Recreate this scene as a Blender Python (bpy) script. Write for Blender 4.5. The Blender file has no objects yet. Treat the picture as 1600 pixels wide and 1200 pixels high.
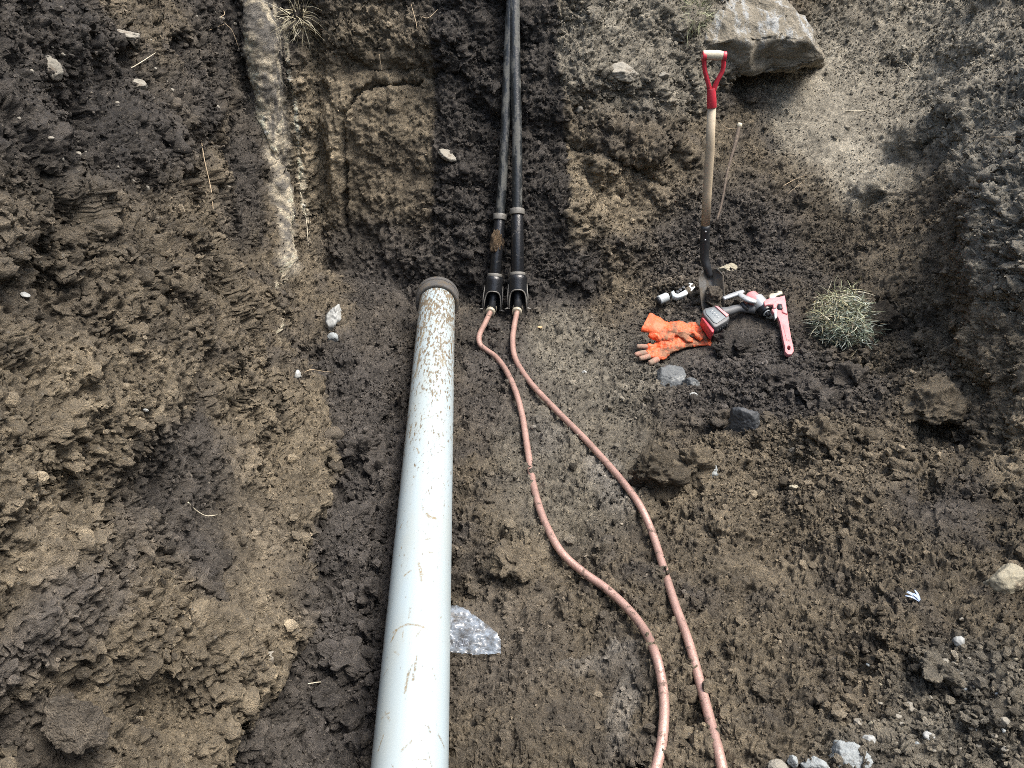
import bpy, bmesh, math, random
import numpy as np
from mathutils import Vector, Matrix, Quaternion
from mathutils.bvhtree import BVHTree
random.seed(5); rng = np.random.default_rng(11)
R = math.radians
sc = bpy.context.scene
col = sc.collection
# ------------------------------------------------------------ camera, sky, sun, exposure
CAM = Vector((0, 0, 1.58)); PITCH = R(31); FPX = 1200.0
cd = bpy.data.cameras.new("camera"); cam = bpy.data.objects.new("camera", cd); col.objects.link(cam)
cam.location = CAM; cam.rotation_euler = (R(90) - PITCH, 0, 0)
cd.sensor_width = 36; cd.lens = FPX / 1600 * 36; cd.clip_start = .02; cd.clip_end = 500
sc.camera = cam
SUN_EL, SUN_AZ = R(66), R(98)          # azimuth measured from +Y (forward) towards +X
w = bpy.data.worlds.new("World"); sc.world = w; w.use_nodes = True
nt = w.node_tree; bg = nt.nodes["Background"]
sky = nt.nodes.new("ShaderNodeTexSky"); sky.sky_type = 'NISHITA'; sky.sun_disc = False
sky.sun_elevation = SUN_EL; sky.sun_rotation = SUN_AZ; sky.air_density = 1.6; sky.dust_density = 5; sky.ozone_density = .7
nt.links.new(sky.outputs[0], bg.inputs[0]); bg.inputs[1].default_value = 0.12
sl = bpy.data.lights.new("sun", 'SUN'); so = bpy.data.objects.new("sun", sl); col.objects.link(so)
sl.energy = 2.3; sl.angle = R(30); sl.color = (1, .965, .92)
sd = Vector((math.sin(SUN_AZ) * math.cos(SUN_EL), math.cos(SUN_AZ) * math.cos(SUN_EL), math.sin(SUN_EL)))
so.rotation_euler = sd.to_track_quat('Z', 'Y').to_euler(); so.location = sd * 20
vs = sc.view_settings; vs.view_transform = 'Standard'; vs.look = 'None'; vs.gamma = 1; vs.use_curve_mapping = False
vs.exposure = 1.25
sc.cycles.use_denoising = False; sc.cycles.filter_width = .9; sc.cycles.use_adaptive_sampling = False
sc.cycles.max_bounces = 5; sc.cycles.diffuse_bounces = 3

# ------------------------------------------------------------ helpers
CP, SP = math.cos(PITCH), math.sin(PITCH)
def ray(px, py):
    u = (px - 800) / FPX; v = (600 - py) / FPX
    return np.array([u, CP + v * SP, -SP + v * CP])
def on_Y(px, py, Y):                     # point of the vertical plane y = Y seen at that place of the photo
    d = ray(px, py); return Vector(d * (Y / d[1]) + np.array(CAM))
def on_Z(px, py, Z):
    d = ray(px, py); return Vector(d * ((Z - CAM.z) / d[2]) + np.array(CAM))
def h32(ix, iy, iz, seed):
    h = (ix.astype(np.uint32) * np.uint32(73856093)) ^ (iy.astype(np.uint32) * np.uint32(19349663)) ^ (iz.astype(np.uint32) * np.uint32(83492791)) ^ np.uint32((seed * 2654435761) & 0xffffffff)
    h ^= h >> np.uint32(15); h *= np.uint32(2246822519); h ^= h >> np.uint32(13); h *= np.uint32(3266489917); h ^= h >> np.uint32(16)
    return h
def perlin(P, seed=0):
    P = P.astype(np.float32); I = np.floor(P).astype(np.int32); F = P - I
    U = F * F * F * (F * (F * 6 - 15) + 10); out = np.zeros(len(P), np.float32)
    for dx in (0, 1):
        wx = U[:, 0] if dx else 1 - U[:, 0]
        for dy in (0, 1):
            wy = U[:, 1] if dy else 1 - U[:, 1]
            for dz in (0, 1):
                wz = U[:, 2] if dz else 1 - U[:, 2]
                h = h32(I[:, 0] + dx, I[:, 1] + dy, I[:, 2] + dz, seed)
                gx = ((h & np.uint32(1023)).astype(np.float32) / 511.5 - 1)
                gy = (((h >> np.uint32(10)) & np.uint32(1023)).astype(np.float32) / 511.5 - 1)
                gz = (((h >> np.uint32(20)) & np.uint32(1023)).astype(np.float32) / 511.5 - 1)
                out += wx * wy * wz * (gx * (F[:, 0] - dx) + gy * (F[:, 1] - dy) + gz * (F[:, 2] - dz))
    return out
def fbm(P, n=4, seed=0, gain=.5, lac=2.03):
    a = 1; s = 0; out = 0
    for i in range(n):
        out = out + a * perlin(P, seed + i * 17); s += a; a *= gain; P = P * lac + 11.3
    return out / s * 1.6
def cells(P, seed=0):                    # nearest and second nearest feature distance, cell id in 0..1
    P = P.astype(np.float32); I = np.floor(P - .5).astype(np.int32)
    b1 = np.full(len(P), 9, np.float32); b2 = b1.copy(); bid = np.zeros(len(P), np.float32)
    for dx in (0, 1):
        for dy in (0, 1):
            for dz in (0, 1):
                h = h32(I[:, 0] + dx, I[:, 1] + dy, I[:, 2] + dz, seed)
                d = np.zeros(len(P), np.float32)
                for k, dd in enumerate((dx, dy, dz)):
                    j = ((h >> np.uint32(10 * k)) & np.uint32(1023)).astype(np.float32) / 1023 * .8 + .1
                    d += (P[:, k] - (I[:, k] + dd + j)) ** 2
                d = np.sqrt(d); m = d < b1
                b2 = np.where(m, b1, np.minimum(b2, d)); b1 = np.where(m, d, b1)
                bid = np.where(m, (h32(I[:, 0] + dx, I[:, 1] + dy, I[:, 2] + dz, seed + 99) & np.uint32(65535)).astype(np.float32) / 65535, bid)
    return b1, b2, bid
def clods(P, seed, keep=.6, r=.62):      # rounded lumps of uneven height standing on a lower level
    f1, f2, i = cells(P, seed)
    hgt = np.clip((i - (1 - keep)) / keep, 0, 1) * .8 + .2 * (i > 1 - keep)
    return hgt * np.clip(1 - (f1 / r) ** 2, 0, 1) ** .7, i
def broken(P, seed, tilt=1.6, sharp=13):  # broken faces: each cell a tilted plane, with short ramps between neighbours
    P = P.astype(np.float32); I = np.floor(P - .5).astype(np.int32); W_ = np.full(len(P), 1e-9, np.float32); out = np.zeros(len(P), np.float32)
    for dx in (0, 1):
        for dy in (0, 1):
            for dz in (0, 1):
                h = h32(I[:, 0] + dx, I[:, 1] + dy, I[:, 2] + dz, seed); g = h32(I[:, 0] + dx, I[:, 1] + dy, I[:, 2] + dz, seed + 55)
                d = np.zeros(len(P), np.float32); pl = ((g & np.uint32(255)).astype(np.float32) / 255 - .5)
                for k, dd in enumerate((dx, dy, dz)):
                    j = ((h >> np.uint32(10 * k)) & np.uint32(1023)).astype(np.float32) / 1023 * .8 + .1
                    q = P[:, k] - (I[:, k] + dd + j); d += q * q; pl += q * (((g >> np.uint32(8 + 8 * k)) & np.uint32(255)).astype(np.float32) / 127.5 - 1) * tilt
                e = np.exp(-np.sqrt(d) * sharp); W_ += e; out += e * pl
    return out / W_
def smooth(a, b, x):
    t = np.clip((x - a) / (b - a), 0, 1); return t * t * (3 - 2 * t)
def mesh_np(name, V, Q, mat=None, C=None, sm=True, parent=None):
    me = bpy.data.meshes.new(name); V = np.ascontiguousarray(V, np.float32)
    me.vertices.add(len(V)); me.vertices.foreach_set("co", V.ravel())
    k = Q.shape[1]; me.loops.add(Q.size); me.loops.foreach_set("vertex_index", np.ascontiguousarray(Q, np.int32).ravel())
    me.polygons.add(len(Q)); me.polygons.foreach_set("loop_start", np.arange(0, Q.size, k, dtype=np.int32))
    me.update(calc_edges=True); me.validate()
    me.polygons.foreach_set("use_smooth", np.full(len(me.polygons), sm))
    if C is not None:
        at_ = me.color_attributes.new("soil", 'FLOAT_COLOR', 'POINT'); A = np.ones((len(V), 4), np.float32); A[:, :C.shape[1]] = C
        at_.data.foreach_set("color", A.ravel())
    if mat: me.materials.append(mat)
    o = bpy.data.objects.new(name, me); col.objects.link(o)
    if parent: o.parent = parent
    return o

# ------------------------------------------------------------ materials
def nodes(name):
    m = bpy.data.materials.new(name); m.use_nodes = True; n = m.node_tree; return m, n, n.nodes["Principled BSDF"]
def N(n, t, **kw):
    x = n.nodes.new(t)
    for k, v in kw.items():
        if k.startswith('i_'): x.inputs[k[2:].replace('_', ' ')].default_value = v
        else: setattr(x, k, v)
    return x
def obj_noise(n, scale, detail=6, rough=.6, vec=None):
    if vec is None: vec = N(n, "ShaderNodeTexCoord").outputs["Object"]
    x = N(n, "ShaderNodeTexNoise"); x.inputs["Scale"].default_value = scale; x.inputs["Detail"].default_value = detail; x.inputs["Roughness"].default_value = rough
    n.links.new(vec, x.inputs["Vector"]); return x.outputs["Fac"]
def ramp(n, fac, stops):
    r = N(n, "ShaderNodeValToRGB"); e = r.color_ramp.elements
    while len(e) < len(stops): e.new(.5)
    for el, (p, c) in zip(e, stops):
        el.position = p; el.color = (*c, 1) if len(c) == 3 else c
    n.links.new(fac, r.inputs[0]); return r.outputs[0]
def mix(n, fac, a, b, mode='MIX'):
    x = N(n, "ShaderNodeMix", data_type='RGBA', blend_type=mode)
    for s, v in ((0, fac), (6, a), (7, b)):
        if isinstance(v, (int, float)): x.inputs[s].default_value = v
        elif isinstance(v, tuple): x.inputs[s].default_value = (*v, 1)
        else: n.links.new(v, x.inputs[s])
    return x.outputs[2]
def bump(n, b, h, dist, strength=1):
    x = N(n, "ShaderNodeBump"); x.inputs["Distance"].default_value = dist; x.inputs["Strength"].default_value = strength
    n.links.new(h, x.inputs["Height"]); n.links.new(x.outputs[0], b.inputs["Normal"]); return x
def simple(name, c, rough=.5, metal=0, dirt=None, dscale=60, dthr=.58, bumpd=0, bscale=200, var=.12, spec=.5, stretch=None):
    m, n, b = nodes(name)
    v = obj_noise(n, dscale * .35, 4)
    base = mix(n, ramp(n, v, [(.3, (0, 0, 0)), (.7, (1, 1, 1))]), tuple(x * (1 - var) for x in c), tuple(min(1, x * (1 + var)) for x in c))
    b.inputs["Roughness"].default_value = rough; b.inputs["Metallic"].default_value = metal; b.inputs["Specular IOR Level"].default_value = spec
    if dirt:
        vec = None
        if stretch:
            mp = N(n, "ShaderNodeMapping"); mp.inputs["Scale"].default_value = stretch; n.links.new(N(n, "ShaderNodeTexCoord").outputs["Object"], mp.inputs[0]); vec = mp.outputs[0]
        f = ramp(n, obj_noise(n, dscale, 8, .72, vec), [(dthr, (0, 0, 0)), (dthr + .09, (.9, .9, .9))])
        base = mix(n, f, base, dirt)
        mr = N(n, "ShaderNodeMapRange"); mr.inputs[3].default_value = rough; mr.inputs[4].default_value = .95; n.links.new(f, mr.inputs[0]); n.links.new(mr.outputs[0], b.inputs["Roughness"])
        if metal:
            mm = N(n, "ShaderNodeMapRange"); mm.inputs[3].default_value = metal; mm.inputs[4].default_value = 0; n.links.new(f, mm.inputs[0]); n.links.new(mm.outputs[0], b.inputs["Metallic"])
    n.links.new(base, b.inputs["Base Color"])
    if bumpd: bump(n, b, obj_noise(n, bscale, 6, .65), bumpd)
    return m
def soil_material():
    m, n, b = nodes("soil")
    tc = N(n, "ShaderNodeTexCoord").outputs["Object"]
    at_ = N(n, "ShaderNodeAttribute"); at_.attribute_name = "soil"
    n1 = obj_noise(n, 38, 8, .7, tc)
    k = ramp(n, n1, [(.34, (.42, .41, .40)), (.5, (1, 1, 1)), (.68, (1.4, 1.38, 1.34))])
    c = mix(n, .85, at_.outputs["Color"], k, 'MULTIPLY')
    n2 = obj_noise(n, 170, 5, .7, tc)      # grit
    c = mix(n, ramp(n, n2, [(.55, (0, 0, 0)), (.66, (.75, .75, .75))]), c, mix(n, .5, c, (.40, .36, .29)))
    vo = N(n, "ShaderNodeTexVoronoi"); vo.inputs["Scale"].default_value = 110; n.links.new(tc, vo.inputs["Vector"])
    sp = N(n, "ShaderNodeSeparateColor"); n.links.new(vo.outputs["Color"], sp.inputs[0])
    g1 = N(n, "ShaderNodeMath", operation='GREATER_THAN'); g1.inputs[1].default_value = .975; n.links.new(sp.outputs[0], g1.inputs[0])
    g2 = N(n, "ShaderNodeMath", operation='LESS_THAN'); g2.inputs[1].default_value = .30; n.links.new(vo.outputs["Distance"], g2.inputs[0])
    g = N(n, "ShaderNodeMath", operation='MULTIPLY'); n.links.new(g1.outputs[0], g.inputs[0]); n.links.new(g2.outputs[0], g.inputs[1])
    c = mix(n, g.outputs[0], c, (.30, .27, .22))
    n.links.new(c, b.inputs["Base Color"]); b.inputs["Roughness"].default_value = .85; b.inputs["Specular IOR Level"].default_value = .35
    rr = N(n, "ShaderNodeMapRange"); rr.inputs[1].default_value = 0; rr.inputs[2].default_value = 1; rr.inputs[3].default_value = .92; rr.inputs[4].default_value = .48
    n.links.new(at_.outputs["Alpha"], rr.inputs[0]); n.links.new(rr.outputs[0], b.inputs["Roughness"])
    ad = N(n, "ShaderNodeMath", operation='ADD'); n.links.new(obj_noise(n, 330, 4, .7, tc), ad.inputs[0]); n.links.new(n2, ad.inputs[1])
    bump(n, b, ad.outputs[0], .020, 1)
    return m
SOIL = soil_material()
# ------------------------------------------------------------ the pit, as a field of free air above floor and walls
ORG = np.array([0, 0.0, 1.66])
def smin(a, b, k):
    h = np.clip(.5 + .5 * (b - a) / k, 0, 1); return b * (1 - h) + a * h - k * h * (1 - h)
def floor_h(x, y):
    h = .02 + .035 * np.sin(x * 2.1 + .6) * np.cos(y * 1.3)
    h = h + .13 * np.exp(-(((x - 1.15) / .45) ** 2 + ((y - 3.15) / .45) ** 2))
    h = h + .10 * smooth(.7, 1.5, x) * smooth(2.6, .9, y) + .05 * smooth(.5, 1.3, x)
    h = h - .05 * np.exp(-((x + .30) / .22) ** 2) - .03 * np.exp(-(((x - .15) / .35) ** 2))
    h = h + .16 * smooth(-.42, -.72, x) * smooth(2.8, .6, y)
    return h
def field(p, bl):
    x, y, z = p[:, 0], p[:, 1], p[:, 2]
    fl = z - floor_h(x, y)
    left = (x + .36 + .19 * y + .27 * z + .05 * np.sin(y * 2.3 + 1) ) / 1.06
    back1 = (3.78 + .22 * z - y) / 1.03                      # plain cut face
    fill = (3.42 + .62 * z - .14 * np.exp(-((x + .0) / .25) ** 2) * smooth(1.2, 0, z) - y) / 1.17
    bx = smooth(-.5, -.25, x) * smooth(.42, .30, x)
    back = back1
    slope = (3.68 + .50 * z + .40 * smooth(.40, .9, z) + .40 * smooth(.6, 1.3, x) * z - y) / 1.2
    r = smooth(.32, .75, x); back = back * (1 - r) + slope * r
    right = (1.58 + .42 * z + .08 * np.sin(y * 1.7) + .5 * smooth(2.7, 3.6, y) * (z * .9) - x) / 1.08
    rear = y + 2.6
    f = smin(fl, left, .14); f = smin(f, back, .10); f = smin(f, right, .16); f = smin(f, rear, .3)
    d2 = (3.40 + .58 * z + .6 * np.clip(np.abs(x + .02) - .30, 0, 2) - y) / 1.2     # dark backfill bank behind the pipes
    f = smin(f, d2, .07)
    for c, rad, a in bl:
        f = f - a * np.exp(-(((p - c) / rad) ** 2).sum(1))
    return f
def march(D, bl, it=90):
    t = np.full(len(D), .25)
    for _ in range(it):
        t = np.minimum(t + np.clip(field(ORG + D * t[:, None], bl), -.2, .6) * .62, 9)
    return t
def base_at(px, py, bl=()):
    d = ray(px, py); d = d / np.linalg.norm(d); t = .25; o = np.array(CAM)
    for _ in range(160):
        t += float(np.clip(field((o + d * t)[None], bl)[0], -.2, .6)) * .62
    return o + d * t
# bulges and hollows: place in the photo, radius in metres (x, y, z), height
BUL = [
 (1610, 420, (.22, .22, .35), .12), (1600, 680, (.10, .14, .22), .07), (1590, 790, (.05, .07, .06), -.06), (1480, 380, (.12, .12, .18), -.06), (1545, 60, (.2, .2, .12), .08),
 (30, 220, (.10, .14, .10), .05), (260, 40, (.16, .16, .05), .05), (180, 420, (.14, .14, .07), .05), (330, 480, (.07, .1, .10), -.035), (40, 700, (.08, .14, .12), .03), (240, 720, (.06, .10, .14), -.03), (400, 720, (.05, .08, .10), .03), (300, 1010, (.06, .08, .08), .04),
 (300, 180, (.16, .22, .13), .085), (245, 250, (.10, .14, .14), .05), (120, 215, (.05, .10, .12), -.07), (365, 270, (.05, .09, .17), -.07),
 (85, 60, (.15, .2, .1), .05), (185, 60, (.1, .12, .035), .04), (190, 90, (.1, .12, .03), -.04), (60, 340, (.09, .1, .09), .045), (100, 330, (.05, .06, .05), .04),
 (415, 120, (.05, .07, .35), .05), (440, 330, (.05, .07, .25), .05), (430, 480, (.05, .07, .12), .04),
 (485, 455, (.09, .10, .10), .09), (470, 540, (.05, .05, .05), -.05), (300, 400, (.2, .2, .15), .04),
 (230, 560, (.15, .2, .15), .04), (90, 520, (.1, .15, .1), -.03), (350, 560, (.12, .15, .10), .04), (220, 480, (.06, .06, .05), -.03),
 (420, 640, (.12, .15, .14), .05), (450, 760, (.08, .12, .10), .05), (150, 800, (.08, .2, .1), -.02), (330, 850, (.15, .2, .1), -.03),
 (170, 930, (.08, .10, .06), .03), (60, 1000, (.08, .1, .1), .02), (110, 1120, (.05, .05, .06), .045), (75, 1160, (.03, .04, .06), -.05), (250, 1120, (.06, .08, .08), -.03),
 (440, 940, (.06, .1, .1), .03), (560, 690, (.06, .08, .06), .05), (540, 760, (.05, .06, .04), -.04), (580, 760, (.08, .08, .05), .03),
 (490, 860, (.06, .08, .06), .04), (520, 900, (.05, .06, .05), -.03), (520, 1000, (.05, .06, .05), .03), (560, 1120, (.05, .1, .03), -.04),
 (610, 230, (.22, .1, .30), .05), (600, 60, (.3, .1, .1), .06), (600, 108, (.2, .1, .03), -.03),
 (965, 120, (.25, .2, .14), .14), (1000, 215, (.24, .18, .12), .14), (960, 300, (.2, .1, .1), -.04), (1060, 230, (.08, .1, .2), .04),
 (1190, 90, (.3, .25, .08), .06), (1190, 125, (.2, .1, .05), -.06), (1060, 30, (.2, .2, .1), .08),
 (1440, 210, (.18, .16, .09), .13), (1380, 290, (.10, .1, .06), .09), (1530, 150, (.25, .25, .16), .12), (1440, 330, (.15, .2, .12), -.06),
 (1560, 330, (.12, .15, .2), .07), (1500, 480, (.1, .12, .12), -.04), (1570, 560, (.07, .12, .12), .05), (1560, 700, (.05, .1, .1), .04),
 (1430, 620, (.14, .10, .09), .10), (1470, 655, (.04, .05, .05), -.08), (1400, 560, (.08, .07, .05), .04), (1350, 650, (.07, .06, .04), .03),
 (1530, 760, (.06, .06, .04), .03), (1590, 800, (.06, .08, .05), -.04), (1560, 880, (.1, .08, .05), .03), (1200, 600, (.15, .12, .05), .03),
 (1040, 740, (.08, .07, .05), .03), (1100, 560, (.15, .1, .05), .03), (1290, 690, (.1, .08, .04), .03), (1180, 530, (.12, .06, .04), .05),
 (1500, 1020, (.3, .2, .06), .04), (1250, 1120, (.15, .12, .05), .02), (800, 560, (.10, .08, .05), -.03), (770, 590, (.05, .04, .03), -.04),
 (810, 880, (.05, .05, .04), .02), (960, 560, (.1, .1, .05), -.02), (740, 830, (.08, .1, .04), .02), (900, 1000, (.15, .12, .04), -.015),
]
BL = []
for px, py, rad, a in BUL:
    BL.append((base_at(px, py), np.array(rad), a * (1.45 if (px < 640 or px > 1330) and abs(a) > .035 else 1.1)))
FA = .078
az = np.concatenate([np.arange(-180, -60, 4), np.arange(-60, -54, .8), np.arange(-54, 54, FA), np.arange(54, 60, .8), np.arange(60, 181, 4)])
el = np.concatenate([np.arange(-89.9, -68, 3), np.arange(-68, -64, .8), np.arange(-64, 2, FA), np.arange(2, 6, .7), np.arange(6, 13, 2.5)])
ci = lambda a, s: np.unique(np.concatenate([np.arange(0, len(a), s), [len(a) - 1]]))
ia, ie = ci(az, 4), ci(el, 4)
A, E = np.meshgrid(np.radians(az[ia]), np.radians(el[ie]))
D = np.stack([np.sin(A) * np.cos(E), np.cos(A) * np.cos(E), np.sin(E)], -1).reshape(-1, 3)
tt = march(D, BL).reshape(A.shape)
def lerp_rows(T, src, dst):              # cubic interpolation along axis 0
    j = np.clip(np.searchsorted(src, dst, side='right') - 1, 0, len(src) - 2)
    f = ((dst - src[j]) / (src[j + 1] - src[j]))[:, None]
    p1, p2 = T[j], T[j + 1]; p0, p3 = T[np.maximum(j - 1, 0)], T[np.minimum(j + 2, len(src) - 1)]
    return p1 + .5 * f * (p2 - p0 + f * (2 * p0 - 5 * p1 + 4 * p2 - p3 + f * (3 * (p1 - p2) + p3 - p0)))
tt = lerp_rows(tt, ie.astype(float), np.arange(len(el), dtype=float))
tt = lerp_rows(tt.T, ia.astype(float), np.arange(len(az), dtype=float)).T
A, E = np.meshgrid(np.radians(az), np.radians(el))
D = np.stack([np.sin(A) * np.cos(E), np.cos(A) * np.cos(E), np.sin(E)], -1)
G = ORG + D * tt[..., None]              # (rows, columns, 3)
def grid_normals(G):
    du = np.gradient(G, axis=1); dv = np.gradient(G, axis=0)
    n = np.cross(du, dv); n /= np.linalg.norm(n, axis=-1, keepdims=True) + 1e-9
    s = np.sign(((ORG - G) * n).sum(-1, keepdims=True)); s[s == 0] = 1; return n * s
NB = grid_normals(G)
SH = G.shape[:2]
P = G.reshape(-1, 3).astype(np.float32); NRM = NB.reshape(-1, 3).astype(np.float32)
def near(px, py):                        # world point of the pit surface seen at that place of the photo
    return base_at(px, py, BL)
Pw = P + np.stack([fbm(P / .09, 3, 70 + k) for k in range(3)], 1) * .035       # roughened coordinates: no clean outlines
def blob(px, py, wpx, hpx=None, rot=0, soft=.35):
    """soft-edged patch of the surface: its centre and half-sizes are picked in the photo and carried into the world"""
    hpx = hpx or wpx; c = near(px, py); e = math.radians(rot)
    a = near(px + wpx * math.cos(e), py + wpx * math.sin(e)) - c; b = near(px - hpx * math.sin(e), py + hpx * math.cos(e)) - c
    n = np.cross(a, b); n = n / np.linalg.norm(n)
    M = np.linalg.inv(np.stack([a, b, n * max(.12, .6 * min(np.linalg.norm(a), np.linalg.norm(b)))], 1))
    L = (Pw - c.astype(np.float32)) @ M.T.astype(np.float32); r = np.sqrt((L ** 2).sum(1))
    return 1 - smooth(1 - soft, 1 + soft, r)
def line_d(pts, warp=.5):
    W = [near(*q) for q in pts]; Q = P + (Pw - P) * warp; best = np.full(len(P), 9.)
    for a, b in zip(W, W[1:]):
        ab = b - a; t = np.clip(((Q - a) @ ab) / (ab @ ab), 0, 1)
        best = np.minimum(best, np.linalg.norm(Q - a - t[:, None] * ab, axis=1))
    return best
# ---- colours: list of (patches, colour, strength)
BROWN = np.array([.105, .087, .062]); DARK = np.array([.041, .037, .034]); TAN = np.array([.180, .149, .104]); GREY = np.array([.20, .183, .148]); PALE = np.array([.42, .37, .28]); CLAY = np.array([.16, .15, .135])
n_lo = fbm(P / .45, 4, 1); n_mid = fbm(P / .12, 4, 5)
C = BROWN + (TAN - BROWN) * np.clip(n_lo * .9 + n_mid * .5 + .1, 0, 1)[:, None]
C = C + (DARK * 1.5 - C) * np.clip(-n_mid * 1.3 - n_lo * .9 + .12, 0, .8)[:, None]
PAT = [  # px, py, w, h, rot, colour, strength
 (150, 130, 330, 190, 0, DARK, .92), (60, 330, 130, 130, 0, DARK, .85), (560, 20, 230, 60, 0, DARK, .75), (330, 60, 130, 120, 0, DARK, .8),
 (370, 330, 40, 120, 0, DARK, .6), (60, 460, 110, 60, 20, DARK * 1.3, .8), (130, 250, 60, 120, 0, DARK, .6), (380, 250, 30, 110, 0, DARK, .7),  # narrow dark patches by lump and strip: shade of the hollows put into the colour
 (330, 770, 90, 260, -38, DARK * 1.7, .8), (140, 900, 150, 60, -50, DARK * 2.4, .6), (360, 900, 90, 60, 30, DARK * 1.6, .6), (90, 1150, 60, 60, 0, DARK * 1.6, .6),
 (280, 440, 150, 110, 20, BROWN * 1.1, .7), (120, 640, 140, 90, -20, TAN * .9, .7), (60, 800, 120, 120, 0, TAN * .95, .7), (430, 640, 90, 120, 0, TAN * 1.05, .6), (450, 780, 90, 130, 0, TAN, .6),
 (240, 600, 70, 60, 0, TAN * 1.05, .7), (230, 1110, 40, 90, -20, TAN * 1.2, .9), (400, 1000, 50, 160, 0, TAN * 1.1, .8), (330, 1150, 60, 60, 0, TAN, .6),
 (570, 200, 110, 190, 0, TAN * .95, .9), (500, 250, 40, 160, 0, TAN * 1.3, .8), (620, 300, 70, 90, 0, BROWN * 1.1, .8), (620, 170, 60, 50, 0, TAN, .5), (560, 90, 90, 30, 0, BROWN * .8, .5),
 (800, 400, 130, 110, 0, DARK, 1), (600, 400, 120, 60, 10, DARK * 1.2, .8), (620, 470, 90, 60, 30, DARK * 1.2, .75), (580, 560, 60, 60, 0, DARK * 1.4, .7),
 (885, 430, 60, 60, 0, DARK * 1.2, .9), (760, 540, 80, 60, 0, DARK * 1.15, .8), (800, 620, 110, 90, 0, DARK * 1.7, .75), (620, 620, 50, 120, 0, DARK * 1.5, .7), (560, 850, 60, 160, 0, DARK * 1.7, .7), (560, 1080, 60, 130, 0, DARK * 1.6, .7),
 (985, 305, 105, 62, 0, TAN * 1.25, .9), (905, 300, 30, 80, 0, TAN * 1.05, .9), (1030, 250, 70, 60, 0, BROWN * 1.1, .5), (905, 100, 16, 90, 0, DARK, .5), (970, 200, 60, 30, 30, BROWN * .8, .5),
 (1010, 70, 150, 100, 0, GREY * 1.0, .85), (1400, 60, 250, 120, 0, GREY * .95, .8), (1550, 150, 120, 180, 0, GREY * 1.15, .85), (1570, 420, 70, 180, 0, TAN * 1.25, .8), (1595, 300, 70, 150, 0, GREY * 1.2, .8), (1490, 560, 60, 110, 0, TAN * 1.0, .7), (1585, 650, 40, 120, 0, TAN * 1.2, .8), (960, 20, 60, 60, 0, GREY, .7), (1020, 130, 100, 50, 20, GREY * .8, .6), (1300, 180, 160, 110, 15, GREY * 1.15, .9), (1290, 100, 260, 80, 10, GREY, .8), (1500, 90, 130, 100, 0, GREY * 1.0, .8), (1340, 270, 70, 70, 0, GREY * 1.4, .85),
 (1220, 310, 90, 70, 0, BROWN * 1.1, .6), (1560, 200, 120, 140, 0, GREY * 1.1, .8), (1580, 480, 60, 160, 0, GREY * 1.0, .6), (1150, 400, 210, 60, 5, DARK * 1.4, .85), (1320, 400, 100, 60, 0, BROWN * .8, .6), (1450, 380, 90, 120, -30, BROWN * 1.25, .8), (1560, 330, 60, 160, 0, GREY * 1.05, .7), (1550, 560, 60, 120, 0, TAN * .95, .7),
 (1100, 560, 200, 110, 10, DARK * 1.5, .85), (1240, 600, 200, 60, 10, DARK * 1.8, .7), (1400, 500, 60, 60, 0, BROWN * .8, .5), (1330, 720, 130, 60, 0, TAN, .7), (1250, 720, 160, 40, 0, BROWN * 1.3, .5), (1440, 640, 60, 50, 0, TAN * .9, .6),
 (1250, 850, 220, 70, 0, BROWN * 1.2, .6), (1570, 720, 30, 70, 0, TAN * 1.3, .7), (1500, 790, 50, 60, 20, DARK * 2.4, .5), (1520, 1080, 140, 120, 0, GREY * .62, .7), (1450, 1180, 200, 60, 0, GREY * .7, .6),
 (900, 700, 120, 160, 30, GREY * .72, .7), (880, 540, 60, 60, 0, GREY * .9, .8), (850, 690, 40, 30, 0, CLAY, .5), (950, 760, 30, 60, -30, CLAY, .7), (970, 580, 80, 70, 0, GREY * .8, .6),
 (930, 1040, 60, 22, -20, CLAY * 1.25, .7), (975, 1110, 20, 70, 10, CLAY * 1.5, .8), (850, 1100, 170, 120, 0, BROWN * .95, .5), (800, 880, 60, 50, 0, TAN * .8, .5), (830, 950, 60, 20, 10, TAN, .5), (780, 1000, 110, 90, 0, DARK * 2, .4),
]
for px, py, a, b, rot, cc, s in PAT:
    C = C + (cc * (1 + n_mid[:, None] * .5) - C) * (blob(px, py, a, b, rot) * s)[:, None]
x0, x1 = near(684, 230)[0], near(888, 260)[0]     # old backfill: dark band with sharp cut sides
e_ = .02 * n_mid + .012 * fbm(P / .03, 3, 91)
band = smooth(-.012, .012, P[:, 0] - x0 + e_ + .02) * smooth(-.012, .012, x1 - P[:, 0] + e_ - .06 * smooth(.5, 1.2, P[:, 2])) * smooth(.02, .25, P[:, 2]) * smooth(2.9, 3.2, P[:, 1])
C = C + (DARK * .95 * (1 + n_mid[:, None] * .4) - C) * (band * .95)[:, None]
EP = np.array([near(*q) for q in [(440, 520), (470, 585), (505, 610), (515, 670), (528, 725), (500, 790), (475, 850), (470, 900), (472, 1000), (440, 1050), (365, 1100), (345, 1200), (330, 1300)]])
EP = EP[np.argsort(EP[:, 1])]; side = P[:, 0] - np.interp(P[:, 1], EP[:, 1], EP[:, 0]) + .030 * n_mid + .015 * fbm(P / .035, 3, 92)   # beyond the skin of the left wall lies rubble
within = smooth(.3, .5, P[:, 1]) * smooth(3.1, 2.8, P[:, 1]) * (P[:, 0] < .1)
rub = smooth(0, .012, side) * smooth(.36, .22, side) * within
C = C + (DARK * 1.45 * (1 + n_mid[:, None] * .5) - C) * (rub * .85)[:, None]
gloss = np.zeros(len(P)); rough_m = np.ones(len(P))     # wetness ; crumbliness
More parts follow.
